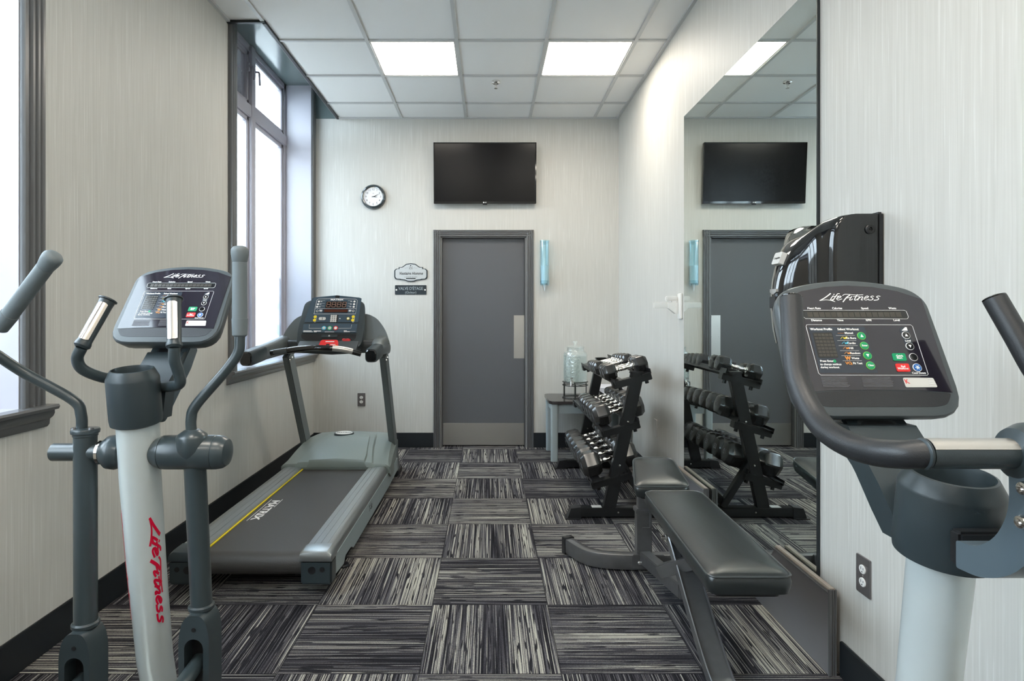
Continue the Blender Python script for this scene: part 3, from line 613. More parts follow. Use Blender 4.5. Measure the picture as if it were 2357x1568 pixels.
mb = MB(); ring(mb, 0.112, zs1+0.018, 0.004); ring(mb, 0.112, zs1-0.012, 0.004); mb.build('upper_ring', t)
mb = MB(); ring(mb, 0.112, th+0.005, 0.004); mb.build('foot_ring', t)
for k in range(6):
    a = math.radians(20+60*k); p = V((jx+0.112*math.cos(a), jy+0.112*math.sin(a), 0)); MB().cyl(p+V((0, 0, th+0.004)), p+V((0, 0, zs1+0.018)), 0.004, 'wire', seg=8).build('leg', t)
mb = MB()
for k in range(3):
    a = math.radians(60*k); d = V((0.112*math.cos(a), 0.112*math.sin(a), 0)); c = V((jx, jy, zs1-0.010)); mb.tube([c-d, c+d], 0.003, 'wire', 8)
mb.build('cross_bars', t)
z0 = zs1-0.004; Hj = 0.355
t = thing('drink_dispenser', (jx, jy, z0), 'tall clear glass drink dispenser jar full of water on the side table', 'drink dispenser')
MB().lathe([(0.090, z0), (0.104, z0+0.010), (0.107, z0+0.03), (0.107, z0+0.262), (0.100, z0+0.285), (0.082, z0+0.297), (0.078, z0+0.305), (0.078, z0+0.322), (0.083, z0+0.327), (0.080, z0+0.330), (0.074, z0+0.322), (0.074, z0+0.30), (0.098, z0+0.278), (0.103, z0+0.255), (0.103, z0+0.03), (0.08, z0+0.012), (0.001, z0+0.011)], 'jar', (jx, jy, 0), (0, 0, 1), 40).build('glass_jar', t)
MB().lathe([(0.079, z0+0.012), (0.101, z0+0.03), (0.101, z0+0.250), (0.001, z0+0.251)], 'water', (jx, jy, 0), (0, 0, 1), 40).build('water', t)
MB().lathe([(0.080, z0+0.331), (0.081, z0+0.335), (0.05, z0+0.345), (0.018, z0+0.348), (0.012, z0+0.356), (0.014, z0+0.364), (0.021, z0+0.372), (0.020, z0+0.384), (0.001, z0+0.388)], 'jar', (jx, jy, 0), (0, 0, 1), 32).build('glass_lid', t)
a = math.radians(-112); d = V((math.cos(a), math.sin(a), 0)); c = V((jx, jy, z0+0.028))
mb = MB().cyl(c+d*0.095, c+d*0.15, 0.010, 'chrome', seg=14); mb.lathe([(0.001, -0.022), (0.015, -0.014), (0.019, 0), (0.014, 0.014), (0.001, 0.020)], 'chrome', c+d*0.125, (0, 0, 1), 18); mb.cyl(c+d*0.15, c+d*0.155-V((0, 0, 0.03)), 0.008, 'chrome', seg=12); mb.cyl(c+d*0.14, c+d*0.14+V((0, 0, 0.035)), 0.005, 'chrome', seg=10)
mb.box(tuple(c+d*0.14+V((-0.012, -0.004, 0.032))), tuple(c+d*0.14+V((0.012, 0.004, 0.042))), 'chrome', 0.002); mb.build('tap', t, label='chrome tap')
random.seed(3)
for k in range(3):
    x0, x1, y0, y1, zb_ = P(1366, 0, 5.3).x+0.006*k, P(1436, 0, 5.3).x-0.02*k+0.02, 5.20, 5.50, th+0.001+0.034*k
    rings = []
    for i in range(9):
        yy = y0+(y1-y0)*i/8; rr = []
        for q in rrect(x0, 0, x1, 0.033, 0.015, 4):
            rr.append(V((q[0]+random.uniform(-0.002, 0.002), yy, zb_+min(max(q[1], 0.0), 0.033)+(0.013*math.sin((q[0]-x0)*14) if q[1] > 0.02 and k == 2 else 0))))
        rings.append(rr)
    o = MB().loft(rings, 'towel').build('folded_towel', ang=60)
    tag(o, ['folded white towel at the bottom of the small stack on the side table', 'folded white towel in the middle of the small stack on the side table', 'rumpled white towel on top of the small stack on the side table'][k], 'towel', 'folded towels on the side table', ((x0+x1)/2, (y0+y1)/2, zb_))

# ------------------------------------------------------------------ dumbbell rack
TI = [(0.775, 0.852), (0.703, 0.551), (0.640, 0.232)]     # front rail x, z of each tier
SL = math.radians(15); dX, dZ = 0.215*math.cos(SL), 0.215*math.sin(SL)
RY0, RY1 = 3.72, 4.92
rk = thing('dumbbell_rack', (0.82, (RY0+RY1)/2, 0), 'black three tier steel dumbbell rack against the right wall', 'rack')
def up_x(z): return 0.735+(0.925-0.735)*z/0.905
for s, y in ((-1, RY0), (1, RY1)):
    MB().beam((up_x(0.05), y, 0.05), (up_x(0.90), y, 0.90), 0.05, 0.075, 'rack', (1, 0, 0), 0.003).box((up_x(0.9)-0.045, y-0.027, 0.895), (up_x(0.9)+0.042, y+0.027, 0.910), 'rack', 0.004).build('upright', rk)
    xa, xb = (0.53 if s < 0 else 0.60), 1.13
    f_ = MB().box((xa, y-0.03, 0.012), (xb, y+0.03, 0.068), 'rack', 0.004).build('base_foot', rk)
    mb = MB()
    mb.loft([[V((xa-0.045, y-0.034+0.068*a, 0.0)) for a in (0, 1)]+[V((xa-0.022, y+0.034, 0.066)), V((xa-0.022, y-0.034, 0.066))], [V((xa+0.04, y-0.034, 0.0)), V((xa+0.04, y+0.034, 0.0)), V((xa+0.04, y+0.034, 0.073)), V((xa+0.04, y-0.034, 0.073))]], 'black'); mb.box((xa-0.06, y-0.045, 0), (xa+0.03, y+0.045, 0.006), 'black', 0.002)
    mb.build('rubber_end_cap', f_); MB().box((xb-0.03, y-0.034, 0), (xb+0.02, y+0.034, 0.072), 'black', 0.004).build('rubber_end_cap', f_)
    MB().box((xa+0.11, y-0.022, 0.068), (xa+0.17, y+0.022, 0.0695), 'label').build('paper_label', f_, label='white label')
    MB().beam((up_x(0.33)+0.02, y, 0.345), (1.00, y, 0.068), 0.045, 0.04, 'rack', (1, 0, 0), 0.003).build('brace', rk)
    for x, z in ((up_x(0.35), 0.33), (up_x(0.6), 0.60), (0.80, 0.04)): MB().lathe([(0.007, 0), (0.006, 0.005), (0.001, 0.006)], 'chrome', (x, y-0.026, z), (0, -1, 0), 12).build('bolt', rk)
MB().box((0.98, RY0, 0.085), (1.02, RY1, 0.125), 'rack', 0.003).build('rear_cross_bar', rk)
for i, (x, z) in enumerate(TI):
    u = V((math.cos(SL), 0, math.sin(SL))); n = V((-math.sin(SL), 0, math.cos(SL)))
    T = Matrix(((u.x, 0, n.x, x), (0, 1, 0, 0), (u.z, 0, n.z, z), (0, 0, 0, 1)))
    for y in (RY0, RY1):
        MB().box((-0.012, y-0.032, -0.05), (0.232, y+0.032, -0.008), 'rack', 0.003, T).cyl(T@V((0.03, y, -0.07)), T@V((0.03, y, -0.05)), 0.012, 'black', seg=12).cyl(T@V((0.20, y, -0.07)), T@V((0.20, y, -0.05)), 0.012, 'black', seg=12).build('tier_bracket', rk)
    for a, w_ in ((0.0, 0.055), (0.17, 0.055)):
        mb = MB().box((a, RY0-0.055, -0.008), (a+w_, RY1+0.055, -0.003), 'rack', 0, T)
        mb.box(((a-0.004) if a == 0 else a+w_, RY0-0.055, -0.022 if a == 0 else -0.008), (a if a == 0 else a+w_+0.004, RY1+0.055, 0.012 if a == 0 else 0.022), 'rack', 0, T)
        mb.build('tier_rail', rk)
# dumbbells
HA = math.cos(math.radians(30))
def make_dumbbell(r, head, total, label, group):
    t = thing('hex_dumbbell', (0, 0, 0), label, 'dumbbell', group)
    for s in (-1, 1):
        rings = []
        for k, x in ((0.55, 0.0), (0.80, 0.004), (0.985, head*0.22), (1.0, head*0.3), (1.0, head*0.72), (0.985, head*0.78), (0.76, head*0.985), (0.70, head)):
            xx = s*(total/2-head+x); rg = []
            for j in range(6):
                a0, a1 = math.radians(60*j+4), math.radians(60*j-4)
                for a in (a1, a0): rg.append(V((xx, r*k*math.cos(a)/math.cos(math.radians(0)), r*k*math.sin(a))))
            rings.append(rg)
        MB().loft(rings, 'hexr').text(str(random.choice([10, 15, 20, 25, 30])), r*0.6, 'inkdim', frame((s*(total/2+0.0002), 0, 0), (0, s, 0), (0, 0, 1))).build('weight_head', t, 25)
    L = total/2-head+0.002; g = 0.0125
    MB().lathe([(g*1.5, -L), (g*1.5, -L+0.010), (g*0.9, -L+0.016), (g*0.9, -L*0.75), (g*1.12, -L*0.66), (g*0.95, -L*0.58), (g*1.12, -L*0.45), (g*1.22, 0), (g*1.12, L*0.45), (g*0.95, L*0.58), (g*1.12, L*0.66), (g*0.9, L*0.75), (g*0.9, L-0.016), (g*1.5, L-0.010), (g*1.5, L)], 'chrome', (0, 0, 0), (1, 0, 0), 18, caps=False).build('handle', t)
    return t
def copy_tree(o):
    c = o.copy(); C.objects.link(c)
    for ch in o.children: d = ch.copy(); C.objects.link(d); d.parent = c
    return c
ORD = ['first', 'second', 'third', 'fourth', 'fifth', 'sixth', 'seventh']
protos = {}
def place_row(tier, xs, ys, rs, tots, heads, tname):
    x, z = TI[tier]; u = V((math.cos(SL), 0, math.sin(SL))); n = V((-math.sin(SL), 0, math.cos(SL)))
    for k, (y, r, tot, hd) in enumerate(zip(ys, rs, tots, heads)):
        lab = '%s hex dumbbell from the camera end on the %s tier of the rack' % (ORD[k], tname)
        o = make_dumbbell(r, hd, tot, lab, 'hex dumbbells on the %s tier' % tname)
        c = V((x, y, z))+u*(xs)+n*(r*HA-0.002)
        o.location = c; o.rotation_euler = (0, -SL, 0)
place_row(0, 0.105, [3.80, 3.905, 4.16, 4.255, 4.345, 4.43, 4.51], [0.056, 0.054, 0.050, 0.048, 0.045, 0.042, 0.038], [0.285, 0.28, 0.27, 0.265, 0.26, 0.25, 0.24], [0.085, 0.082, 0.070, 0.068, 0.062, 0.056, 0.05], 'top')
place_row(1, 0.146, [3.84, 3.985, 4.125, 4.262, 4.392, 4.517], [0.074, 0.072, 0.070, 0.067, 0.064, 0.061], [0.325, 0.322, 0.318, 0.314, 0.31, 0.30], [0.108, 0.106, 0.104, 0.10, 0.098, 0.095], 'middle')
place_row(2, 0.150, [3.83, 3.995, 4.157, 4.315, 4.470, 4.62], [0.084, 0.082, 0.081, 0.079, 0.077, 0.075], [0.355, 0.352, 0.35, 0.346, 0.342, 0.338], [0.122, 0.120, 0.118, 0.116, 0.113, 0.11], 'bottom')

# ------------------------------------------------------------------ bench
bn = thing('weight_bench', (0.82, 2.55, 0), 'black vinyl adjustable weight bench with grey steel frame beside the mirror', 'bench')
def cushion(name, corners, r, th_, z, tilt=None):
    # corners: 4 plan points near-left, near-right, far-right, far-left ; z list per corner
    pts = roundpoly([c[:2] for c in corners], r, 6); mb = MB(); ys = [c[1] for c in corners]; y0, y1 = min(ys), max(ys)
    zf = lambda y: z[0]+(z[1]-z[0])*(y-y0)/(y1-y0)
    cx_ = sum(p[0] for p in pts)/len(pts); cy_ = sum(p[1] for p in pts)/len(pts); rings = []
    def sc(k):      # inset by k metres roughly
        out = []
        for p in pts:
            d = V((p[0]-cx_, p[1]-cy_)); sx = 1-k/(abs(corners[1][0]-corners[0][0])/2); sy = 1-k/((y1-y0)/2); out.append((cx_+d.x*sx, cy_+d.y*sy))
        return out
    for k, h in ((0.02, -th_), (0.004, -th_+0.004), (0.0, -th_*0.7), (-0.003, -th_*0.4), (0.0, -0.012), (0.003, -0.006), (0.008, -0.003), (0.018, 0.001), (0.045, 0.006), (0.085, 0.009), (0.11, 0.010)):
        rings.append([V((p[0], p[1], zf(p[1])+h)) for p in sc(k)])
    mb.loft(rings, 'pad'); o = mb.build(name, bn, 50)
    ring_ = [V((p[0], p[1], zf(p[1])-0.006)) for p in sc(0.0005)]; MB().tube(ring_+[ring_[0], ring_[1]], 0.0035, 'pipe', 8).build('piping', o)
    base = [V((p[0], p[1], zf(p[1])-th_-0.012)) for p in sc(0.025)]; MB().loft([base, [p+V((0, 0, 0.013)) for p in base]], 'black').build('pad_board', o)
    return o
cushion('back_pad', [(0.660, 1.79), (0.916, 1.79), (0.943, 2.665), (0.690, 2.665)], [0.035, 0.035, 0.05, 0.05], 0.064, [0.482, 0.482])
cushion('seat_pad', [(0.662, 2.71), (0.915, 2.71), (0.925, 3.02), (0.728, 3.02)], [0.035, 0.035, 0.05, 0.05], 0.060, [0.486, 0.546])
mb = MB(); mb.box((0.728, 2.925, 0.06), (0.800, 2.985, 0.30), 'bsteel', 0.004); mb.box((0.735, 2.932, 0.30), (0.793, 2.978, 0.46), 'bsteel', 0.003); mb.build('seat_post', bn)
mb = MB(); mb.box((0.722, 2.919, 0.285), (0.806, 2.991, 0.31), 'bsteel', 0.004); mb.tube(fillet([(0.786, 2.915, 0.335), (0.786, 2.905, 0.325), (0.786, 2.905, 0.225), (0.748, 2.905, 0.225)], 0.01), 0.004, 'bsteel', 8); mb.build('post_collar', bn)
MB().beam((0.80, 2.74, 0.405), (0.80, 3.0, 0.465), 0.16, 0.02, 'bsteel').build('seat_bracket', bn)
pts = fillet([(0.42, 3.16, 0.045), (0.50, 2.99, 0.045), (0.66, 2.955, 0.045), (0.96, 2.955, 0.045), (1.10, 2.99, 0.045), (1.17, 3.13, 0.045)], 0.16, 7)
def sqtube(mb, pts, w_, h_, m, r=0.006):
    pts = [V(p) for p in pts]; n = len(pts); rings = []
    for i in range(n):
        d = (pts[min(i+1, n-1)]-pts[max(i-1, 0)]).normalized(); side = d.cross(V((0, 0, 1))).normalized(); up = side.cross(d)
        rings.append([pts[i]+side*q[0]+up*q[1] for q in rrect(-w_/2, -h_/2, w_/2, h_/2, r, 2)])
    return mb.loft(rings, m)
ft = sqtube(MB(), pts, 0.05, 0.075, 'bsteel').build('curved_foot', bn)
mb = MB()
for p, q in ((pts[0], pts[1]), (pts[-1], pts[-2])):
    d = (V(p)-V(q)).normalized(); sqtube(mb, [V(p)-d*0.012, V(p)+d*0.016], 0.058, 0.088, 'black')
mb.build('end_cap', ft)
MB().box((0.705, 2.918, 0.02), (0.86, 2.932, 0.088), 'bsteel', 0.003).lathe([(0.008, 0), (0.008, 0.004), (0.005, 0.006), (0.004, 0.014)], 'steel', (0.735, 2.918, 0.05), (0, -1, 0), 12).lathe([(0.008, 0), (0.008, 0.004), (0.005, 0.006), (0.004, 0.014)], 'steel', (0.825, 2.918, 0.05), (0, -1, 0), 12).build('foot_bracket', bn)
# spine: open channel running from the seat post down to the near floor
sp_pts = catmull([(0.775, 2.93, 0.11), (0.785, 2.70, 0.105), (0.79, 2.58, 0.11)], 3)
mb = MB(); mb.beam((0.765, 2.92, 0.075), (0.79, 2.40, 0.15), 0.055, 0.06, 'bsteel', bev=0.004); mb.build('spine_tube', bn)
prof = [(2.60, 0.385), (2.47, 0.320), (2.36, 0.255), (2.23, 0.175), (2.11, 0.105), (2.03, 0.064), (1.96, 0.042), (1.80, 0.032)]
q = catmull([V((0.795-0.03*(2.6-y), y, z)) for y, z in prof], 4)
mb = MB(); n_ = len(q); rings = []
for i in range(n_):
    d = (q[min(i+1, n_-1)]-q[max(i-1, 0)]).normalized(); up = V((1, 0, 0)).cross(d).normalized(); up = up if up.z > 0 else -up; w_ = 0.046-0.006*i/n_
    rings.append([q[i]+V((1, 0, 0))*a*w_+up*b for a, b in ((-1, -0.03), (1, -0.03), (1, 0.006), (0.92, 0.010), (0.86, 0.0), (-0.86, 0.0), (-0.92, 0.010), (-1, 0.006))])
mb.loft(rings, 'bsteel')
d = (q[9]-q[4]).normalized(); Ts = frame(q[5]+V((0, 0, 0.0)), (1, 0, 0), d*-1); mb.prism(rrect(-0.014, -0.05, 0.024, 0.05, 0.012), 'black', Ts, -0.001, 0.002)
mb.build('front_leg', bn)
MB().beam((0.775, 2.72, 0.36), (0.79, 2.30, 0.375), 0.05, 0.03, 'bsteel', bev=0.003).beam((0.795, 2.50, 0.37), (0.795, 2.44, 0.29), 0.05, 0.03, 'bsteel', bev=0.003).build('pad_bracket', bn)
MB().beam((0.87, 2.30, 0.335), (0.70, 2.44, 0.215), 0.05, 0.05, 'bsteel', bev=0.004).build('adjusting_arm', bn)
MB().lathe([(0.011, 0), (0.013, 0.003), (0.013, 0.012), (0.009, 0.014), (0.007, 0.03)], 'steel', (0.752, 2.50, 0.33), (-1, 0, 0), 16).build('pivot_bolt', bn)
MB().tube([(0.66, 1.815, 0.03), (0.93, 1.815, 0.03)], 0.028, 'bsteel', 16).build('front_foot', bn)

# ------------------------------------------------------------------ consoles of the two cardio machines (same maker, same face)
def tilt(O, deg): a = math.radians(deg); return frame(O, (1, 0, 0), (0, math.sin(a), math.cos(a)))
def on(T, px, py):          # where a measured photo pixel lands on a console's face plane -> (u, v)
    c = V((0, 0, CAMH)); d = P(px, py, 1.0)-c; n = T.col[2].to_3d(); o = T.translation
    h = T.inverted() @ (c+d*((o-c).dot(n)/d.dot(n))); return h.x, h.y
TR = tilt(P(1992, 807, 1.2), 25); TLc = tilt(P(402, 703.8, 1.85), 36)
def cu(cx, cy): return on(TR, 1760+cx/5.059, 640+cy/5.059)
LOGO = [([(760, 186), (745, 200), (690, 240), (632, 272)], (13, 10)), ([(632, 272), (700, 262), (760, 268), (812, 283)], (5, 9)),
        ([(792, 214), (772, 238), (758, 262), (775, 262), (790, 255)], (10, 8)), ([(802, 194), (796, 204)], (9, 9)),
        ([(866, 192), (845, 190), (825, 212), (800, 250), (782, 270)], (8, 10)), ([(795, 224), (825, 219), (858, 217)], (7, 6)),
        ([(825, 246), (858, 240), (882, 226), (866, 217), (842, 232), (832, 254), (852, 264), (892, 250)], (9, 8)),
        ([(985, 206), (952, 228), (925, 258), (903, 287)], (12, 12)), ([(898, 214), (925, 198), (985, 200), (1060, 206), (1138, 202)], (7, 6)), ([(930, 244), (965, 238), (990, 234)], (7, 6)),
        ([(1008, 222), (990, 244), (980, 264), (1000, 262), (1018, 250)], (10, 8)), ([(1072, 200), (1052, 228), (1038, 262), (1056, 264), (1075, 250)], (10, 9)), ([(1022, 226), (1055, 222), (1090, 220)], (6, 6)),
        ([(1098, 224), (1084, 246), (1074, 268)], (10, 10)), ([(1080, 256), (1104, 234), (1128, 226), (1132, 236), (1116, 262), (1136, 262)], (8, 10)),
        ([(1146, 246), (1176, 240), (1200, 226), (1184, 217), (1160, 232), (1150, 254), (1170, 264), (1205, 252)], (9, 8)),
        ([(1264, 222), (1244, 217), (1226, 230), (1252, 244), (1240, 262), (1200, 264)], (8, 9)), ([(1338, 222), (1312, 217), (1294, 230), (1318, 244), (1306, 262), (1262, 266)], (8, 9))]
def lf_console(parent, T, kind):
    arc = [(0.158, 0.112), (0.135, 0.138), (0.10, 0.149), (0.05, 0.158), (0.0, 0.161)]
    ol = [(-0.162, -0.138), (0.162, -0.138)]+arc+[(-x, y) for x, y in arc[-2::-1]]
    ol = roundpoly(ol, [0.062, 0.062, 0.03, 0.03, 0.03, 0.03, 0.02, 0.03, 0.03, 0.03, 0.03], 5)
    def sc(k, dy=0, g=0): return [((x*k), (y-0.01)*k+0.01+dy) for x, y in ol]
    rings = [[T@V((x, y, h)) for x, y in sc(k, dy)] for h, k, dy in ((-0.062, 0.80, 0), (-0.058, 0.86, 0), (-0.040, 0.955, 0), (-0.016, 0.995, 0), (-0.009, 1.0, 0), (-0.003, 0.993, 0), (0.0005, 0.975, 0), (0.001, 0.95, 0))]
    body = MB().loft(rings, 'bezel').build('console_body', parent, 30)
    top = [(0.146, 0.114), (0.10, 0.133), (0.05, 0.143), (0, 0.146), (-0.05, 0.143), (-0.10, 0.133), (-0.146, 0.114)]
    bot = [(-0.145, -0.088), (-0.08, -0.084), (0, -0.083), (0.08, -0.084), (0.145, -0.088)]
    MB().prism(bot+top, 'face', T, 0.001, 0.0022).build('face_overlay', body)
    lens = [(-0.143, -0.0895), (-0.08, -0.0855), (0, -0.0845), (0.08, -0.0855), (0.143, -0.0895), (0.128, -0.112), (0.105, -0.117), (-0.105, -0.117), (-0.128, -0.112)]
    MB().prism(roundpoly(lens, 0.008, 3), 'rubber', T, 0.001, 0.0016).build('ledge_shade', body)  # flat dark patch painted in for the shade of a concave ledge
    MB().prism(roundpoly([cu(500, 575), cu(1155, 575), cu(1312, 1110), cu(640, 1110)], 0.002), 'face2', T, 0.0022, 0.0025).build('slate_field', body)
    MB().prism([cu(1562, 600), cu(1585, 577), cu(1640, 577), cu(1665, 605), cu(1735, 830), cu(1690, 850), cu(1650, 840)], 'face2', T, 0.0022, 0.0025).build('level_key_surround', body)
    mb = MB().prism(rrect(*cu(440, 478), *cu(1650, 388), 0.003)[:], 'gloss', T, 0.0022, 0.0026)
    for k in range(16):
        x = 500+k*68.5; a = cu(x, 460); b = cu(x+45, 405); mb.prism(rect(a[0], a[1], b[0], b[1]), 'led', T, 0.0026, 0.0028)
    mb.build('message_display', body)
    c0, c1, c2, c3 = (548, 642), (775, 642), (852, 935), (620, 935)
    mb = MB().prism(roundpoly([cu(*c0), cu(*c1), cu(*c2), cu(*c3)], 0.003), 'gloss', T, 0.0025, 0.0028)
    for r in range(7):
        for c in range(5):
            x = 585+c*43+r*10.5; y = 668+r*39.5; a = cu(x-15, y+14); b = cu(x+15, y-14); mb.prism(rect(a[0], a[1], b[0], b[1]), 'led', T, 0.0028, 0.0030)
    mb.build('profile_display', body)
    # keys
    def rnd(cx, cy, r, ringm, m, name, sym=None, txt=None):
        mb = MB(); x, y = cu(cx, cy); s = 0.000172
        mb.prism(circ(x, y, r*s, 28), ringm, T, 0.0022, 0.0032).prism(circ(x, y, r*s*0.87, 28), m, T, 0.003, 0.0040)
        if sym: q = 0.42*r*s*sym; mb.prism([(x-0.38*r*s, y-q*0.8), (x+0.38*r*s, y-q*0.8), (x, y+q)][::(1 if sym > 0 else -1)], 'ink', T, 0.004, 0.0043)
        if txt: mb.text(txt, r*s*0.62, 'ink', T, x, y, bold=0.03, h=0.004)
        mb.build(name, body)
    rnd(1118, 682, 49, 'lime', 'green', 'round_key', 1); rnd(1152, 796, 49, 'lime', 'green', 'round_key', txt='Enter'); rnd(1188, 910, 49, 'lime', 'green', 'round_key', -1); rnd(1224, 1026, 50, 'lime', 'green', 'round_key', txt='Clear')
    rnd(1635, 674, 47, 'ink', 'gloss', 'round_key', 1); rnd(1680, 802, 47, 'ink', 'gloss', 'round_key', -1)
    rnd(1722, 928, 48, 'ink', 'gloss', 'power_key'); rnd(1766, 1050, 50, 'ink', 'blue', 'cool_down_key')
    for nm, m, q, t1 in (('start_key', 'green', [(1468, 884), (1620, 884), (1645, 972), (1492, 972)], ('Quick', 'Start')), ('stop_key', 'red', [(1508, 1004), (1662, 1004), (1688, 1098), (1535, 1098)], ('End', 'Workout'))):
        mb = MB().prism(roundpoly([cu(*p) for p in q], 0.003), m, T, 0.0022, 0.0038); cx_ = sum(p[0] for p in q)/4; cy_ = sum(p[1] for p in q)/4
        mb.text(t1[0], 0.0055, 'ink', T, *cu(cx_, cy_-12), h=0.0038, bold=0.03).text(t1[1], 0.0055, 'ink', T, *cu(cx_, cy_+12), h=0.0038, bold=0.03); mb.build(nm, body)
    # printing
    mb = MB(); f = lambda u, v, k: T@V((u, v, 0.0026+k)); s = 0.000172
    def line(pts, w_=0.0007, m='ink', n=1): mb.ribbon([cu(*p) for p in pts], w_, m, f, n)
    line([(470, 383), (1615, 383), (1640, 395), (1665, 460), (1655, 480), (1640, 484), (470, 480), (445, 460), (425, 400), (440, 383), (470, 383)])
    line([(500, 550), (1690, 553), (1712, 570), (1894, 1125), (1885, 1138), (645, 1136), (620, 1115), (474, 570), (480, 552), (500, 550)])
    for p, wd in LOGO: mb.ribbon([cu(*q) for q in p], tuple(k*s for k in wd), 'ink', f, 4)
    def tx(t, cx, cy, sz=0.0062, al='CENTER', m='ink', bold=0.02, **k): mb.text(t, sz, m, T, *cu(cx, cy), al=al, bold=bold, h=0.0026, **k)
    for t_, x in (('Heart Rate', 567), ('Calories', 835), ('Speed', 1156), ('Watts', 1478)): tx(t_, x, 361)
    for t_, x in (('Distance', 596), ('Time', 871), ('RPM' if kind == 'bike' else 'Speed', 1202), ('Level', 1526)): tx(t_, x, 500)
    tx('Workout Profile', 650, 604, 0.0066, bold=0.03); tx('Select Workout', 962, 605, 0.0066, bold=0.03)
    for k, (t_, x) in enumerate((('Manual', 972), ('Fat Burn', 995), ('Cardio', 1002), ('Hill', 1000), ('Random', 1046), ('Watts', 1047), ('Fit Test', 1074))):
        tx(t_, x, 649+k*58.5, 0.0060); x0 = 822+16*k
        if k < 6: line([(x0, 677+k*58.5), (x0+220, 677+k*58.5)], 0.0004)
        if k == 0: line([(842, 650), (918, 650)], 0.0004, 'orange')
        elif k < 5:
            m_ = ('yellow', 'cyan', 'orange', 'orange')[k-1]; xs = 862+15*k; y = 716+58.5*(k-1)
            line([(xs, y), (xs+18, y-22), (xs+30, y-20), (xs+45, y-10)], 0.0006, m_, 2)
            if k < 3: mb.prism(circ(*cu(xs+68, y-18), 0.0018, 10), m_, T, 0.0026, 0.003)
            for z_ in range(3): a = cu(xs+36+z_*11, y); b = cu(xs+44+z_*11, y-12-4*z_); mb.prism(rect(a[0], a[1], b[0], b[1]), m_, T, 0.0026, 0.003)
    tx('W', 962, 942, 0.010, m='orange', bold=0.05); tx('VO', 970, 1000, 0.0085, m='orange'); tx('2', 1006, 1008, 0.005, m='orange')
    tx('Press Enter', 716, 974, 0.0058); tx('to change settings', 762, 1012, 0.0058); tx('during workout.', 755, 1047, 0.0058); mb.prism(circ(*cu(806, 975), 0.0034, 16), 'green', T, 0.0026, 0.003)
    tx('Level', 1658, 738, 0.0055); tx('Cool Down', 1786, 1113, 0.0056); tx('Power', 1722, 918, 0.0046, m='yellow'); tx('On', 1725, 940, 0.0046, m='yellow')
    for z_ in range(5): a = cu(1590+z_*11, 620); b = cu(1598+z_*11, 612-8*z_); mb.prism(rect(a[0], a[1], b[0], b[1]), 'ink', T, 0.0026, 0.003)
    for z_ in range(3): a = math.radians(60*z_); x, y = cu(1766, 1050); d = V((math.cos(a), math.sin(a)))*0.0046; mb.ribbon([(x-d.x, y-d.y), (x+d.x, y+d.y)], 0.0014, 'ink', lambda u, v, k: T@V((u, v, 0.004+k)), 1)
    rng = random.Random(5)
    for x0, x1 in ((645, 965), (1115, 1480)):
        for z_ in range(8): line([(x0+z_*4, 1163+z_*15.5), (x1+z_*3.5-rng.uniform(0, 30), 1163+z_*15.5)], 0.0009, 'inkdim')
    mb.build('face_printing', body)
    mb = MB(); q = [(1598, 1168), (1950, 1170), (2003, 1278), (1635, 1278)]
    mb.prism(roundpoly([cu(*p) for p in q], 0.003), 'label', T, 0.0022, 0.0032); mb.text('K', 0.013, 'red', T, *cu(1650, 1215), shear=-0.2, h=0.0032)
    for z_ in range(5): mb.ribbon([cu(1885+z_*6, 1180+z_*19), cu(1950+z_*7, 1182+z_*19)], 0.0012, 'ink', lambda u, v, k: T@V((u, v, 0.0034+k)), 1)
    mb.build('service_sticker', body, label='silver service sticker')
    return body

def neck(parent, xc, zt, yt, zb, yb, w_, m):
    a, b = V((xc, yt, zt)), V((xc, yb, zb)); d = (a-b).normalized(); T = frame(b, (1, 0, 0), d); L_ = (a-b).length
    mb = MB().prism(roundpoly([(-w_*0.62, -0.07), (w_*0.62, -0.07), (w_, L_*0.6), (w_, L_), (-w_, L_), (-w_, L_*0.6)], 0.01, 3), 'gymlt' if m else 'gym', T, -0.045, 0.0, 0.006)
    n_ = mb.build('neck', parent)
    MB().prism(rrect(-w_*0.55, L_*0.42, w_*0.55, L_*0.9, 0.016, 5), 'rubber', T, -0.001, 0.0012).prism(rrect(-w_*0.64, L_*0.38, w_*0.64, L_*0.94, 0.020, 5), 'bezel', T, -0.002, 0.0006).build('phone_tray', n_)
    return n_

def cup(parent, c, r, z0, z1, dz=0.0):
    x, y = c; h1 = z1-z0; y += 0.07*h1; zo = z0; z1 = h1; z0 = 0.0
    mb = MB().lathe([(r*0.86, z0-dz), (r*0.97, z0+0.004), (r, z0+0.02), (r*1.0, z1-0.026), (r*0.985, z1-0.021), (r*0.82, z1+0.001), (r*0.77, z1+0.002), (r*0.74, z1-0.006), (r*0.70, z0+0.03), (0.001, z0+0.028)], 'gym', (x, y, zo), (0, -0.14, 1), 48)
    return mb.build('cup_holder', parent)

# ------------------------------------------------------------------ elliptical trainer (left foreground)
EX = -0.973
el = thing('elliptical_trainer', (EX, 1.2, 0), 'grey and silver elliptical trainer with red lettering in the left foreground', 'elliptical trainer')
lf_console(el, TLc, 'elliptical')
neck(el, EX, 1.185, 1.845, 1.035, 1.735, 0.058, True)
MB().loft([[V((EX+a, y+b, z)) for a, b in ((-0.055, -0.02), (0.055, -0.02), (0.055, 0.03), (-0.055, 0.03))] for y, z in ((1.82, 1.15), (1.72, 1.06), (1.70, 0.97))], 'gym').build('neck_shell', el)
cup(el, (EX, 1.64), 0.0655, 0.962, 1.115)
cprof = [(1.800, 0.05, 0.042, 0.052), (1.775, 0.14, 0.043, 0.053), (1.742, 0.26, 0.0445, 0.054), (1.700, 0.55, 0.047, 0.056), (1.668, 0.82, 0.050, 0.058), (1.655, 0.985, 0.0515, 0.06)]
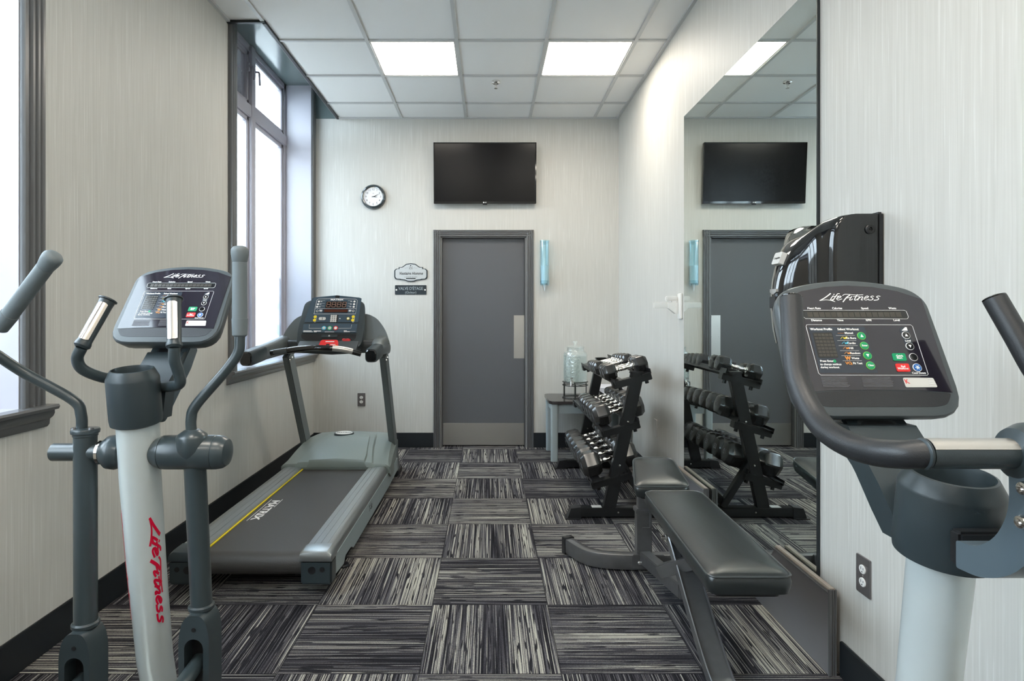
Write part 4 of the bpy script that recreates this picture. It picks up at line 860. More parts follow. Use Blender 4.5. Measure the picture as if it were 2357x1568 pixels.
def colring(y, z, a, b, n=40): return [V((EX+a*math.sin(2*math.pi*k/n), y-b*math.cos(2*math.pi*k/n), z)) for k in range(n)]
MB().loft([colring(*c) for c in cprof], 'silver').build('column', el)
def colpt(phi, z, k=0.0):
    for (y0, z0, a0, b0), (y1, z1, a1, b1) in zip(cprof, cprof[1:]):
        if z0 <= z <= z1 or (y1, z1) == (cprof[-1][0], cprof[-1][1]):
            t = (z-z0)/(z1-z0); y, a, b = y0+(y1-y0)*t, a0+(a1-a0)*t+0.0006+k, b0+(b1-b0)*t+0.0006+k
            return V((EX+a*math.sin(phi), y-b*math.cos(phi), z))
zt_, zb_ = CAMH-(1188-VY)*1.66/FP, CAMH-(1440-VY)*1.69/FP
for sgn in (1, -1):
    mb = MB(); sc_ = (zt_-zb_)/710.0
    for p, wd in LOGO:
        pts = catmull([V((a, b, 0)) for a, b in p], 3); pts = [(q.x, q.y) for q in pts]
        mb.ribbon([((x-630)*sc_, (y-236)*sc_) for x, y in pts], tuple(k*sc_*1.9 for k in wd), 'redlogo', lambda u, v, k, s=sgn: colpt(1.12-v/0.062*0.85 if s > 0 else -(1.0-v/0.062*0.85), zt_-u if s > 0 else zb_+0.02+u, k), 2)
    mb.build('red_lettering', el, label='red script lettering')
# pivot shaft, bare on the left, covered on the right
zs = CAMH-(1041-VY)*1.664/FP; ys = 1.664
MB().cyl((-1.212, ys, zs), (-0.99, ys, zs), 0.0245, 'tube').lathe([(0.001, -0.003), (0.020, -0.003), (0.0245, 0.004)], 'tube', (-1.212, ys, zs), (1, 0, 0), 24).build('pivot_shaft', el)
MB().lathe([(0.032, -0.005), (0.046, 0.012), (0.048, 0.03), (0.04, 0.05), (0.03, 0.055)], 'tube', (-1.068, ys, zs), (1, 0, 0), 28).lathe([(0.034, -0.012), (0.034, -0.004)], 'chrome', (-1.068, ys, zs), (1, 0, 0), 28).build('bearing_collar', el)
MB().lathe([(0.026, -0.0), (0.046, 0.045), (0.0465, 0.049), (0.045, 0.050), (0.0465, 0.051), (0.047, 0.06), (0.047, 0.192), (0.0455, 0.194), (0.047, 0.196), (0.044, 0.214), (0.036, 0.226), (0.02, 0.231), (0.001, 0.232)], 'tube', (-0.953, ys, zs), (1, 0, 0), 40).build('pivot_cover', el)
xr_ = -0.8195
MB().lathe([(0.001, -0.040), (0.012, -0.036), (0.030, -0.014), (0.040, 0.010), (0.041, 0.045), (0.038, 0.052), (0.024, 0.062), (0.018, 0.066)], 'tube', (xr_, ys-0.014, zs), (0, 0, 1), 36).build('arm_boot', el)
xl_ = -1.1235
# swinging arms
def swing(side):
    x = xl_ if side < 0 else xr_
    if side < 0:
        tubep = [P(188, 1000, 1.662), P(187, 955, 1.66), P(168, 921, 1.655), P(60, 861, 1.62), P(0, 822, 1.585), P(-32, 798, 1.56), P(-24, 772, 1.54), P(0, 745, 1.53)]
        g0, g1 = P(-2, 757, 1.53), P(128, 584, 1.49)
    else:
        tubep = [P(441, 1000, 1.65), P(440, 965, 1.65), P(452, 932, 1.65), P(520, 853, 1.65), P(548, 812, 1.65), P(552, 780, 1.65), P(552, 750, 1.65)]
        g0, g1 = P(552, 775, 1.65), P(552, 566, 1.65)
    MB().tube(catmull(tubep, 6), 0.0140, 'tube', 18).build('swing_arm', el)
    d = (g1-g0); L_ = d.length
    g = MB().lathe([(0.0155, 0), (0.0195, 0.004), (0.0212, L_*0.19), (0.0212, L_*0.198), (0.0198, L_*0.2), (0.0198, L_*0.203), (0.0195, L_*0.80), (0.0195, L_*0.815), (0.0188, L_*0.818), (0.0193, L_*0.822), (0.0228, L_*0.90), (0.0235, L_*0.94), (0.0225, L_*0.965), (0.017, L_*0.99), (0.009, L_*0.999), (0.001, L_)], 'foam', g0, d, 32).build('foam_grip', el)
    yb, zb, zt = (1.662, 0.412, 0.925) if side < 0 else (1.700, 0.442, 0.87)
    MB().tube([(x, ys, zt), (x+0.002, yb, zb)], 0.0292 if side < 0 else 0.0288, 'tube', 28).build('lower_arm', el)
    if side < 0:
        mb = MB().lathe([(0.027, -0.014), (0.031, -0.012), (0.031, -0.006), (0.035, -0.004), (0.036, 0.004), (0.034, 0.008), (0.016, 0.010)], 'tube', (x, ys, 0.938), (0, 0, 1), 32); mb.build('arm_flange', el)
        for dx in (-0.024, 0.024): MB().lathe([(0.008, 0), (0.007, 0.005), (0.001, 0.007)], 'bsteel', (x+dx, ys-0.012, 0.946), (0, 0, 1), 14).build('bolt', el)
    # knuckle at the foot of the lower arm
    kx, kz = x+0.004, zb-0.02; Tk = frame((kx, yb, kz), (1, 0, 0), (0, 0, 1)); w_ = 0.042; Lk = 0.235
    outer = [(-w_, -Lk+0.02), (-w_, -0.05), (-w_*0.8, -0.012), (-w_*0.45, 0.008), (w_*0.45, 0.008), (w_*0.8, -0.012), (w_, -0.05), (w_, -Lk+0.02)]
    ox = roundpoly(outer, [0, 0.03, 0.02, 0.02, 0.02, 0.02, 0.03, 0], 4)
    inner = [(w_*0.62, -Lk+0.02), (w_*0.62, -0.082)]+[(w_*0.62*math.cos(a), -0.082+w_*0.62*math.sin(a)) for a in [math.pi*k/10 for k in range(1, 10)]]+[(-w_*0.62, -0.082), (-w_*0.62, -Lk+0.02)]
    k_ = MB().prism(ox+inner, 'gym', Tk, 0.0, 0.050).prism(ox, 'gym', Tk, -0.030, 0.0).build('pedal_link_housing', el)
    MB().prism(inner, 'black', Tk, 0.0, 0.002).build('recess_shade', k_)  # black sheet paints the shade inside the arch opening
    MB().lathe([(0.030, -0.006), (0.035, 0), (0.035, 0.008), (0.030, 0.012)], 'gym', (x+0.002, yb, zb-0.012), (0, 0, 1), 30).build('collar', k_)
    MB().lathe([(0.006, 0), (0.006, 0.001), (0.001, 0.001)], 'black', Tk@V((0, -0.030, 0.0505)), (0, -1, 0), 12).build('screw', k_)
    MB().tube([(x, yb-0.005, zb-0.158), (x, 1.30, zb-0.20), (x, 0.62, zb-0.26)], 0.0195 if side < 0 else 0.021, 'tube', 20).build('pedal_link', el)
    MB().box((x-0.075, 0.72, zb-0.20), (x+0.075, 1.06, zb-0.175), 'black', 0.01).box((x-0.08, 1.04, zb-0.20), (x+0.08, 1.06, zb-0.14), 'black', 0.008).build('pedal', el)
swing(-1); swing(1)
def fixed(side):
    if side < 0: pts = [P(262, 872, 1.70), P(232, 868, 1.67), P(190, 850, 1.63), P(178, 825, 1.615), P(188, 800, 1.61)]; g0, g1 = P(186, 801, 1.61), P(250, 688, 1.67)
    else: pts = [P(366, 890, 1.70), P(392, 890, 1.66), P(414, 883, 1.64), P(411, 858, 1.63), P(402, 830, 1.615), P(401, 800, 1.61)]; g0, g1 = P(401, 803, 1.61), P(400, 686, 1.67)
    MB().tube(catmull(pts, 6), 0.0148, 'tube', 16).build('pulse_handle', el)
    d = g1-g0; L_ = d.length; dn = d.normalized()
    g = MB().lathe([(0.015, 0), (0.0205, 0.006), (0.0205, 0.014), (0.0182, 0.02), (0.0192, L_*0.85), (0.0205, L_*0.95), (0.0245, L_*0.965), (0.0245, L_*0.985), (0.019, L_), (0.001, L_)], 'gym', g0, d, 28).build('pulse_grip', el)
    back = V((0.25, -1, 0.1)); back = (back-dn*back.dot(dn)).normalized(); sd = dn.cross(back); rings = []
    for t in (0.14, 0.16, 0.86, 0.88):
        c = g0+d*t; k = 0.55 if t in (0.14, 0.88) else 1
        rings.append([c+back*math.cos(a)*(0.0203)+sd*math.sin(a)*0.0203 for a in [math.radians(q)*k for q in (-38, -25, -12, 0, 12, 25, 38)]]+[c+back*math.cos(a)*0.016+sd*math.sin(a)*0.016 for a in [math.radians(q)*k for q in (38, 0, -38)]])
    MB().loft(rings, 'plate').build('sensor_plate', g, label='polished metal pulse sensor')
fixed(-1); fixed(1)
MB().box((EX-0.20, 1.74, 0.0), (EX+0.20, 1.84, 0.05), 'gym', 0.012).build('front_stabiliser', el)
MB().box((EX-0.035, -0.1, 0.035), (EX+0.035, 1.80, 0.10), 'silver', 0.01).build('base_rail', el)
MB().box((EX-0.24, -0.18, 0.0), (EX+0.24, -0.08, 0.05), 'gym', 0.012).build('rear_stabiliser', el)
MB().loft([[V((EX+x, y+0.1, z+0.30)) for y, z in circ(0, 0, 0.26, 32)] for x in (-0.06, -0.055, 0.055, 0.06)], 'gym').build('drive_housing', el)
MB().tube([(xl_, 0.62, 0.145), (xl_, 0.35, 0.17), (EX-0.06, 0.30, 0.17)], 0.018, 'tube', 12).tube([(xr_, 0.62, 0.175), (xr_, 0.35, 0.40), (EX+0.06, 0.30, 0.40)], 0.018, 'tube', 12).build('crank_arms', el)

# ------------------------------------------------------------------ upright bike (right foreground)
BX = 0.757
bk = thing('exercise_bike', (BX, 0.9, 0), 'grey upright exercise bike with wide black handlebar in the right foreground', 'exercise bike')
lf_console(bk, TR, 'bike')
neck(bk, BX, 1.066, 1.18, 0.955, 1.065, 0.062, False)
MB().loft([[V((BX+a*k, y+b, z)) for a, b in ((-1, -0.02), (1, -0.02), (1, 0.045), (-1, 0.045))] for y, z, k in ((1.17, 1.05, 0.066), (1.08, 0.965, 0.066), (1.04, 0.91, 0.062), (1.02, 0.875, 0.055))], 'gym').build('neck_shell', bk)
cup(bk, (BX, 0.985), 0.074, 0.862, 1.005)
bprof = [(1.125, 0.04, 0.041, 0.048), (1.03, 0.63, 0.043, 0.050), (1.0, 0.86, 0.045, 0.052), (0.995, 0.90, 0.045, 0.052)]
MB().loft([[V((BX+a*math.sin(2*math.pi*k/40), y-b*math.cos(2*math.pi*k/40), z)) for k in range(40)] for y, z, a, b in bprof], 'silver').build('column', bk)
def mir_(p): return V((2*BX-p[0], p[1], p[2]))
bl = [(0.566, 1.119, 1.293), (0.553, 1.085, 1.22), (0.543, 1.055, 1.158), (0.541, 1.01, 1.108), (0.542, 0.96, 1.078), (0.545, 0.90, 1.067), (0.549, 0.85, 1.068), (0.562, 0.815, 1.073), (0.575, 0.803, 1.076), (0.588, 0.797, 1.078)]
for side in (0, 1):
    pts = [mir_(p) if side else V(p) for p in bl]; q = catmull(pts, 5)
    g = MB().tube(q, 0.0195, 'rubber', 24).build('handlebar_grip', bk)
    d = (q[0]-q[1]).normalized(); MB().lathe([(0.0175, -0.002), (0.0195, 0.001), (0.0195, 0.003), (0.014, 0.0055), (0.001, 0.007)], 'gloss', q[0], d, 28).build('end_plug', g)
    xa, xb = (0.583, 0.702) if side == 0 else (2*BX-0.702, 2*BX-0.583)
    MB().cyl((0.583 if side == 0 else 2*BX-0.705, 0.797, 1.078), (0.705 if side == 0 else 2*BX-0.583, 0.797, 1.078), 0.0198, 'gym', seg=28).build('sensor_sleeve', bk)
    rings = []
    for x in (xa, xa+0.004, xb-0.008, xb):
        rings.append([V((x, 0.797-math.cos(a)*r, 1.078+math.sin(a)*r)) for a, r in [(math.radians(t), 0.0208) for t in (28, 38, 50, 62, 74, 90, 110)]+[(math.radians(t), 0.017) for t in (110, 62, 28)]])
    MB().loft(rings, 'steel').build('sensor_plate', bk, label='brushed metal pulse sensor plate')
    MB().lathe([(0.0195, -0.002), (0.0208, -0.001), (0.0208, 0.002), (0.0195, 0.003)], 'gym', (xa-0.004 if side == 0 else xb+0.004, 0.797, 1.078), (1, 0, 0), 28).build('sleeve_ring', bk)
MB().lathe([(0.021, -0.062), (0.034, -0.056), (0.041, -0.04), (0.043, 0), (0.041, 0.04), (0.034, 0.056), (0.021, 0.062)], 'gym', (BX, 0.797, 1.078), (1, 0, 0), 36).build('handlebar_clamp', bk)
arm = [(0.895, 0.885), (0.85, 0.888), (0.80, 0.912), (0.765, 0.955), (0.752, 1.01), (0.755, 1.07), (0.805, 1.07), (0.803, 1.0), (0.825, 0.955), (0.86, 0.928), (0.895, 0.926)]
Ta = Matrix(((0, 0, 1, 0.700), (1, 0, 0, 0), (0, 1, 0, 0), (0, 0, 0, 1)))
ac = MB().prism(roundpoly(arm, [0.004, 0.02, 0.03, 0.03, 0.03, 0, 0, 0.03, 0.03, 0.02, 0.004], 4), 'gymlt', Ta, 0.114, 0.0, 0.0).build('handlebar_bracket', bk)
for y, z in ((0.782, 0.992), (0.779, 1.037)): MB().lathe([(0.0085, 0), (0.0095, 0.002), (0.008, 0.006), (0.0045, 0.0065), (0.004, 0.003), (0.001, 0.003)], 'chrome', (0.700, y, z), (-1, 0, 0), 20).build('bolt', ac)
MB().box((0.704, 0.892, 0.885), (0.812, 0.915, 0.938), 'black', 0.004).build('bracket_gap_shade', bk)  # solid black block stands in for the shade of a small gap
prs = [(0.20, 0.10), (0.16, 0.35), (0.35, 0.52), (0.75, 0.55), (1.05, 0.42), (1.17, 0.18), (1.15, 0.07), (0.3, 0.06)]
MB().loft([[V((BX+x, y*1.0+(0.65-y)*k, z+(0.3-z)*k)) for y, z in roundpoly(prs, 0.06, 4)] for x, k in ((-0.075, 0.12), (-0.06, 0.0), (0.06, 0.0), (0.075, 0.12))], 'gym').build('drive_housing', bk)
MB().box((BX-0.25, 1.10, 0), (BX+0.25, 1.18, 0.055), 'gym', 0.015).build('front_stabiliser', bk)
MB().box((BX-0.25, 0.05, 0), (BX+0.25, 0.13, 0.055), 'gym', 0.015).build('rear_stabiliser', bk)
MB().box((BX-0.04, 0.08, 0.03), (BX+0.04, 1.14, 0.09), 'silver', 0.01).build('base_rail', bk)
MB().tube([(BX, 0.42, 0.42), (BX, 0.28, 0.86)], 0.028, 'silver', 20).build('seat_post', bk)
rings = []
for y, w_, z in ((0.12, 0.09, 0.90), (0.14, 0.125, 0.915), (0.24, 0.13, 0.92), (0.33, 0.07, 0.915), (0.42, 0.035, 0.91), (0.45, 0.02, 0.90)):
    rings.append([V((BX+x*w_, y, z+zz)) for x, zz in ((-1, -0.02), (-0.9, 0.0), (-0.4, 0.012), (0.4, 0.012), (0.9, 0.0), (1, -0.02), (0.6, -0.045), (-0.6, -0.045))])
MB().loft(rings, 'pad').build('saddle', bk)
for s in (-1, 1):
    MB().beam((BX+s*0.085, 0.62, 0.30), (BX+s*0.085, 0.62+s*0.12, 0.30-s*0.10), 0.02, 0.035, 'bsteel').build('crank_arm', bk)
    MB().box((BX+s*0.15-0.05, 0.62+s*0.12-0.05, 0.29-s*0.10), (BX+s*0.15+0.05, 0.62+s*0.12+0.05, 0.315-s*0.10), 'black', 0.006).build('pedal', bk)

# ------------------------------------------------------------------ treadmill
tm = thing('treadmill', (-1.065, 3.7, 0), 'grey treadmill with black belt under the far window', 'treadmill')
xL0, xL1, xR0, xR1 = -1.425, -1.293, -0.838, -0.700
Y0, Y1 = 2.70, 4.30
rb = 0.052
bp = [(Y1, 0.186)]+[(Y0+0.03, 0.186)]+[(Y0+0.03-rb*math.sin(a), 0.186-rb+rb*math.cos(a)) for a in [math.pi*k/10 for k in range(1, 10)]]+[(Y0+0.03, 0.186-2*rb), (Y1, 0.186-2*rb)]
bo = MB().loft([[V((x, y, z)) for y, z in bp] for x in (xL1-0.002, xR0+0.002)], 'belt').build('running_belt', tm, 25)
Tb = frame((P(607, 1165, 3.27).x, 3.30, 0.1863), (0, -1, 0), (1, 0, 0)); mb = MB().text('MATRIX', 0.060, 'ink', Tb, 0, 0, bold=0.03, ext=0.0002, cond=1.5)
mb.prism(rect(-0.18, -0.034, 0.18, -0.031), 'ink', Tb, 0, 0.0005).prism(rect(-0.18, 0.030, -0.04, 0.033), 'ink', Tb, 0, 0.0005); mb.build('belt_lettering', bo)
for xa, xb, s in ((xL0, xL1, -1), (xR0, xR1, 1)):
    sec = [(0, 0.160), (0, 0.197), (0.005, 0.203), (0.030, 0.204), (0.031, 0.2025), (0.033, 0.2025), (0.034, 0.205), (0.062, 0.207), (0.063, 0.2055), (0.065, 0.2055), (0.066, 0.207), (0.094, 0.208), (0.095, 0.2065), (0.097, 0.2065), (0.098, 0.208), (0.112, 0.206), (0.126, 0.198), (0.134, 0.184), (0.134, 0.160)]
    pts = [(xa+x, z) if s > 0 else (xb-x, z) for x, z in sec]
    MB().loft([[V((x, y, z)) for x, z in pts] for y in (Y0+0.05, 4.55)], 'trail').build('side_rail', tm, label='brushed aluminium foot rail')
    xo = xR1 if s > 0 else xL0
    side = [(Y0+0.03, 0.16), (4.60, 0.16), (4.60, 0.07), (4.2, 0.055), (3.1, 0.055), (3.05, 0.08), (2.93, 0.085), (2.89, 0.058), (Y0+0.03, 0.075)]
    Tsd = Matrix(((0, 0, 1, xo-0.05*s if s > 0 else xo), (1, 0, 0, 0), (0, 1, 0, 0), (0, 0, 0, 1)))
    MB().prism(side, 'tside', Tsd, 0.0, 0.0485).build('side_beam', tm)
    # end cap
    x0, x1 = (xa-0.004, xb+0.003); mb = MB()
    rr = []
    for y, k in ((Y0-0.045, 0.5), (Y0-0.040, 0.85), (Y0-0.025, 1.0), (Y0+0.05, 1.0)):
        rr.append([V((x0+(x1-x0)*a, y, 0.165+b*k)) for a, b in ((0, 0), (0, 0.036), (0.08, 0.043), (0.85, 0.046), (0.97, 0.03), (1, 0.01), (1, 0))] if s > 0 else [V((x1-(x1-x0)*a, y, 0.165+b*k)) for a, b in ((0, 0), (0, 0.036), (0.08, 0.043), (0.85, 0.046), (0.97, 0.03), (1, 0.01), (1, 0))])
    ecp = MB().loft(rr, 'trail' if s > 0 else 'gym').build('end_cap', tm)
    mb = MB().box((x0+0.004, Y0-0.042, 0.058), (x1-0.002, Y0+0.04, 0.166), 'gym', 0.008); mb.build('end_cap_base', ecp)
    mb = MB(); cx_ = (x0+x1)/2
    for dx, r_, z in ((-0.018*s, 0.017, 0.125), (0.028*s, 0.011, 0.128)): mb.lathe([(r_, 0), (r_, 0.0015), (r_*0.85, 0.001), (0.001, 0.0008)], 'black', (cx_+dx, Y0-0.0425, z), (0, -1, 0), 20)
    mb.build('adjuster_holes', ecp)
    MB().lathe([(0.028, 0), (0.03, 0.006), (0.026, 0.014), (0.008, 0.016), (0.008, 0.075)], 'black', (xo-0.03*s, 3.0, 0), (0, 0, 1), 20).build('levelling_foot', tm)
    MB().lathe([(0.028, 0), (0.03, 0.006), (0.026, 0.014), (0.008, 0.016), (0.008, 0.075)], 'black', (xo-0.06*s, 4.45, 0), (0, 0, 1), 20).build('levelling_foot', tm)
MB().box((xL1-0.001, 2.76, 0.187), (xL1+0.006, 4.15, 0.1925), 'yellow').build('safety_line', tm, label='thin yellow line along the left belt edge')
MB().box((xL1, Y0+0.08, 0.085), (xR0, 4.4, 0.165), 'tdark', 0.004).build('deck', tm)
Tt = Matrix(((0, 0, 1, xR1-0.0012), (1, 0, 0, 0), (0, 1, 0, 0), (0, 0, 0, 1))); MB().text('T-5x', 0.05, 'tdark', Tt, 3.55, 0.12, bold=0.02).build('side_lettering', tm)
# hood
def hring(y, xl, xr, zt, zb, r): return [V((x, y, z)) for x, z in ((xl, zb), (xl-0.0, zt-r), (xl+r*0.5, zt-r*0.35), (xl+r*1.4, zt), (xl+0.2, zt+0.006), ((xl+xr)/2, zt+0.010), (xr-0.2, zt+0.006), (xr-r*1.4, zt), (xr-r*0.5, zt-r*0.35), (xr, zt-r), (xr, zb))]
rings = [hring(*a) for a in ((4.145, -1.440, -0.690, 0.214, 0.206, 0.006), (4.150, -1.442, -0.688, 0.224, 0.16, 0.02), (4.22, -1.440, -0.690, 0.245, 0.12, 0.04), (4.35, -1.432, -0.697, 0.285, 0.10, 0.05), (4.50, -1.425, -0.705, 0.315, 0.10, 0.055), (4.65, -1.415, -0.715, 0.328, 0.10, 0.06), (4.76, -1.405, -0.725, 0.325, 0.10, 0.06), (4.83, -1.395, -0.735, 0.29, 0.10, 0.06), (4.86, -1.38, -0.75, 0.22, 0.10, 0.06))]
hd = MB().loft(rings, 'thood').build('motor_hood', tm, 30)
def bring(y, xl, xr, zt, lift): return [V((x, y, z)) for x, z in ((xl, zt-0.01), (xl+0.02, zt+lift), (xl+0.06, zt+lift+0.003), ((xl+xr)/2, zt+lift+0.010), (xr-0.06, zt+lift+0.003), (xr-0.02, zt+lift), (xr, zt-0.01))]
rings = [bring(*a) for a in ((4.140, -1.345, -0.790, 0.214, 0.006), (4.145, -1.345, -0.790, 0.224, 0.012), (4.22, -1.330, -0.805, 0.247, 0.014), (4.35, -1.305, -0.825, 0.288, 0.014), (4.50, -1.285, -0.840, 0.318, 0.012), (4.62, -1.27, -0.855, 0.332, 0.006), (4.70, -1.26, -0.865, 0.334, -0.002))]
MB().loft(rings, 'thood').build('hood_rib', hd, 30)
rings = [bring(*a) for a in ((4.138, -1.265, -0.845, 0.213, 0.026), (4.145, -1.265, -0.845, 0.226, 0.028), (4.22, -1.262, -0.846, 0.250, 0.026), (4.35, -1.245, -0.862, 0.291, 0.022), (4.50, -1.225, -0.88, 0.321, 0.016), (4.60, -1.21, -0.895, 0.334, 0.006), (4.66, -1.20, -0.905, 0.336, -0.004))]
MB().loft(rings, 'thood').build('hood_panel', hd, 30)
bc = V((P(792, 0, 4.58).x, 4.58, 0.349)); Tb = frame(bc, (1, 0, 0), (0, 1, 0.08)); mb = MB().prism(circ(0, 0, 0.075, 36, 0.055), 'gym', Tb, -0.01, 0.008, 0.003).prism(circ(0, 0, 0.066, 36, 0.047), 'label', Tb, 0.006, 0.010, 0.002); mb.text('MATRIX', 0.026, 'tdark', Tb, 0, 0, h=0.010, bold=0.03, cond=1.2); mb.build('oval_badge', hd, label='oval silver badge')
# posts
for x, s in ((-1.405, -1), (-0.735, 1)):
    x2 = x+(0.0 if s > 0 else 0.0)
    po = MB(); b0, b1 = V((x, 4.74, 0.0)), V((x2, 4.17, 1.0)); po.beam(b0+V((0, 0, 0.03)), b1, 0.045, 0.115, 'tpost', (0, 1, 0), 0.008)
    po = po.build('upright', tm)
    MB().box((x-0.032, 4.64, 0.0), (x+0.032, 4.86, 0.055), 'black', 0.01).build('foot_plate', po)
    for t in (0.0, 0.05): MB().lathe([(0.008, 0), (0.006, 0.004), (0.001, 0.005)], 'chrome', (x+0.023, 4.15+t, 0.945+t*0.3), (1, 0, 0), 12).build('bolt', po)
# console mast / arms
TC = tilt((-1.055, 4.02, 1.215), 28)
def tu(cx, cy): return on(TC, 680+cx/10.456, 660+cy/10.456)
ol = [(-0.215, -0.195), (0.215, -0.195), (0.225, -0.05), (0.205, 0.150), (0.14, 0.178), (0.0, 0.190), (-0.14, 0.178), (-0.205, 0.150), (-0.225, -0.05)]
ol = roundpoly(ol, [0.05, 0.05, 0.05, 0.03, 0.05, 0.1, 0.05, 0.03, 0.05], 4)
rings = [[TC@V((x*k, y*k, h)) for x, y in ol] for h, k in ((-0.10, 0.80), (-0.085, 0.90), (-0.035, 0.99), (-0.01, 1.0), (0.0, 0.985), (0.002, 0.955))]
cb = MB().loft(rings, 'gym').build('console_body', tm, 30)
A = tu
MB().prism(roundpoly([A(215, 862), A(400, 300), A(450, 265), A(1000, 215), A(1540, 270), A(1595, 290), A(1510, 862)][::-1], 0.004, 3)[::-1], 'tface', TC, 0.002, 0.004).build('upper_overlay', cb)
MB().prism([A(170, 1120), A(205, 915), A(850, 890), A(1500, 915), A(1470, 1120)], 'tface', TC, 0.002, 0.010).build('lower_overlay', cb)
MB().prism(roundpoly([A(140, 1150), A(1475, 1150), A(1455, 1240), A(1380, 1300), A(240, 1300), A(150, 1240)], 0.01), 'black', TC, 0.002, 0.0035).build('console_tray', cb)
mb = MB().prism([A(725, 522), A(755, 365), A(1240, 365), A(1225, 522)], 'gloss', TC, 0.004, 0.006)
def seg8(cx):
    q = lambda x, y: A(cx+x-(y-440)*0.22, y)
    for a, b in (((-38, 385), (38, 385)), ((-38, 440), (38, 440)), ((-38, 500), (38, 500)), ((-42, 388), (-42, 437)), ((42, 388), (42, 437)), ((-42, 443), (-42, 497)), ((42, 443), (42, 497))):
        mb.ribbon([q(*a), q(*b)], 0.0042, 'ledred2', lambda u, v, k: TC@V((u, v, 0.0062+k)), 1)
M['ledred2'] = mat('led_segment', (0.24, 0.13, 0.10), 0.4)
for x in (805, 930, 1055, 1180): seg8(x)
mb.build('digit_display', cb)
MB().prism([A(650, 635), A(665, 545), A(1272, 545), A(1262, 635)], 'face2', TC, 0.004, 0.005).prism([A(695, 622), A(702, 560), A(1262, 560), A(1255, 622)], 'ledred', TC, 0.005, 0.006).build('text_display', cb)
mb = MB(); f = lambda u, v, k: TC@V((u, v, 0.0042+k))
mb.ribbon([A(450, 665), A(520, 330), A(560, 305), A(1000, 292), A(1460, 310), A(1495, 340), A(1450, 665), A(450, 665)], 0.0016, 'ink', f, 1); mb.ribbon([A(490, 535), A(1465, 535)], 0.0012, 'ink', f, 1)
mb.text('MATRIX', 0.016, 'ink', TC, *A(1003, 323), h=0.0042, bold=0.04, cond=1.5)
for i, y in enumerate((365, 430, 493)):
    for x, x2, x3 in ((570-22*i, 600-22*i, 700-10*i), (1425-10*i, 1345-10*i, 1270-5*i)):
        mb.prism(circ(*A(x, y), 0.0072, 16), 'ink', TC, 0.0042, 0.005); mb.ribbon([A(x2+10, y), A(x2+50 if x < 900 else x2-0, y)][::1], 0.0035, 'ink', f, 1) if x < 900 else mb.ribbon([A(x2-20, y), A(x2+25, y)], 0.0035, 'ink', f, 1)
        mb.ribbon([A(min(x2, x3), y-18), A(max(x2, x3)+20, y-18)], 0.0008, 'ink', f, 1)
for x in (530, 1393): mb.prism(circ(*A(x, 592), 0.0085, 6), 'ink', TC, 0.0042, 0.0048).prism(circ(*A(x, 592), 0.006, 6), 'black', TC, 0.0042, 0.0052)
mb.ribbon([A(580, 575), A(650, 575)], 0.006, 'ink', f, 1); mb.ribbon([A(585, 600), A(645, 600)], 0.004, 'ink', f, 1); mb.ribbon([A(1285, 575), A(1350, 575)], 0.006, 'ink', f, 1); mb.ribbon([A(1285, 600), A(1340, 600)], 0.004, 'ink', f, 1)
f2 = lambda u, v, k: TC@V((u, v, 0.0102+k))
mb.ribbon([A(345, 930), A(335, 1020), A(640, 1020)], 0.0014, 'ink', f2, 1); mb.ribbon([A(1040, 1020), A(1345, 1018), A(1365, 930)], 0.0014, 'ink', f2, 1)
for a, b, y, w_ in ((200, 400, 1080, .0035), (200, 430, 1103, .0035), (450, 625, 1085, .005), (455, 520, 1105, .0035), (715, 940, 1106, .003), (1172, 1245, 1078, .0035), (1172, 1320, 1100, .0045), (1330, 1450, 1092, .001)): mb.ribbon([A(a, y), A(b, y)], w_, 'ink', f2, 1)
mb.text('fit', 0.01, 'ink', TC, *A(1075, 776), h=0.0042, bold=0.04)
mb.build('face_printing', cb)
def tkey(name, cx, cy, r, m1, m2=None, h=0.0042, w_=None):
    k = MB().prism(circ(*A(cx, cy), r, 24), m1, TC, h-0.001, h+0.002)
    if m2: k.prism(circ(*A(cx, cy), r*0.66, 20), m2, TC, h+0.001, h+0.0028)
    k.build(name, cb)
for x1_, x2_, y1_, y2_ in ((482, 465, 738, 818), (1397, 1384, 735, 817)):
    a, b = A((x1_+x2_)/2-45, 865), A((x1_+x2_)/2+45, 700); MB().prism(rrect(a[0]+0.004, a[1], b[0]-0.0, b[1], 0.016), 'label', TC, 0.004, 0.0046).prism(rrect(a[0]+0.007, a[1]+0.003, b[0]-0.003, b[1]-0.003, 0.013), 'black', TC, 0.004, 0.0050).build('arrow_key_surround', cb)
    tkey('arrow_key', x1_, y1_, 0.0105, 'yellow', h=0.006); tkey('arrow_key', x2_, y2_, 0.0105, 'yellow', h=0.006)
a, b = A(560, 812), A(740, 742); MB().prism(rrect(a[0], a[1], b[0], b[1], 0.011), 'label', TC, 0.004, 0.005).prism(rrect(a[0]+0.022, a[1]+0.002, b[0]-0.022, b[1]-0.002, 0.002), 'black', TC, 0.004, 0.0055).build('channel_key', cb)
mb = MB(); q = [A(830, 855), A(852, 690), A(1040, 690), A(1018, 855)]; mb.prism(q, 'black', TC, 0.004, 0.0050)
for r in range(4):
    for c in range(3): mb.prism(circ(*A(868+c*52-r*5+8, 712+r*43), 0.0072, 8), 'label', TC, 0.0050, 0.0062)
mb.build('number_keypad', cb)
tkey('round_key', 1272, 776, 0.0095, 'yellow', 'ink'); tkey('round_key', 695, 1015, 0.0145, 'cyan', 'label', 0.0102); tkey('start_key', 835, 1015, 0.0165, 'green', 'label', 0.0102); tkey('stop_key', 978, 1015, 0.0150, 'red', 'ink', 0.0102)
MB().prism(rrect(*A(962, 275), *A(1072, 222), 0.003), 'black', TC, 0.002, 0.006).build('sensor_eye', cb)
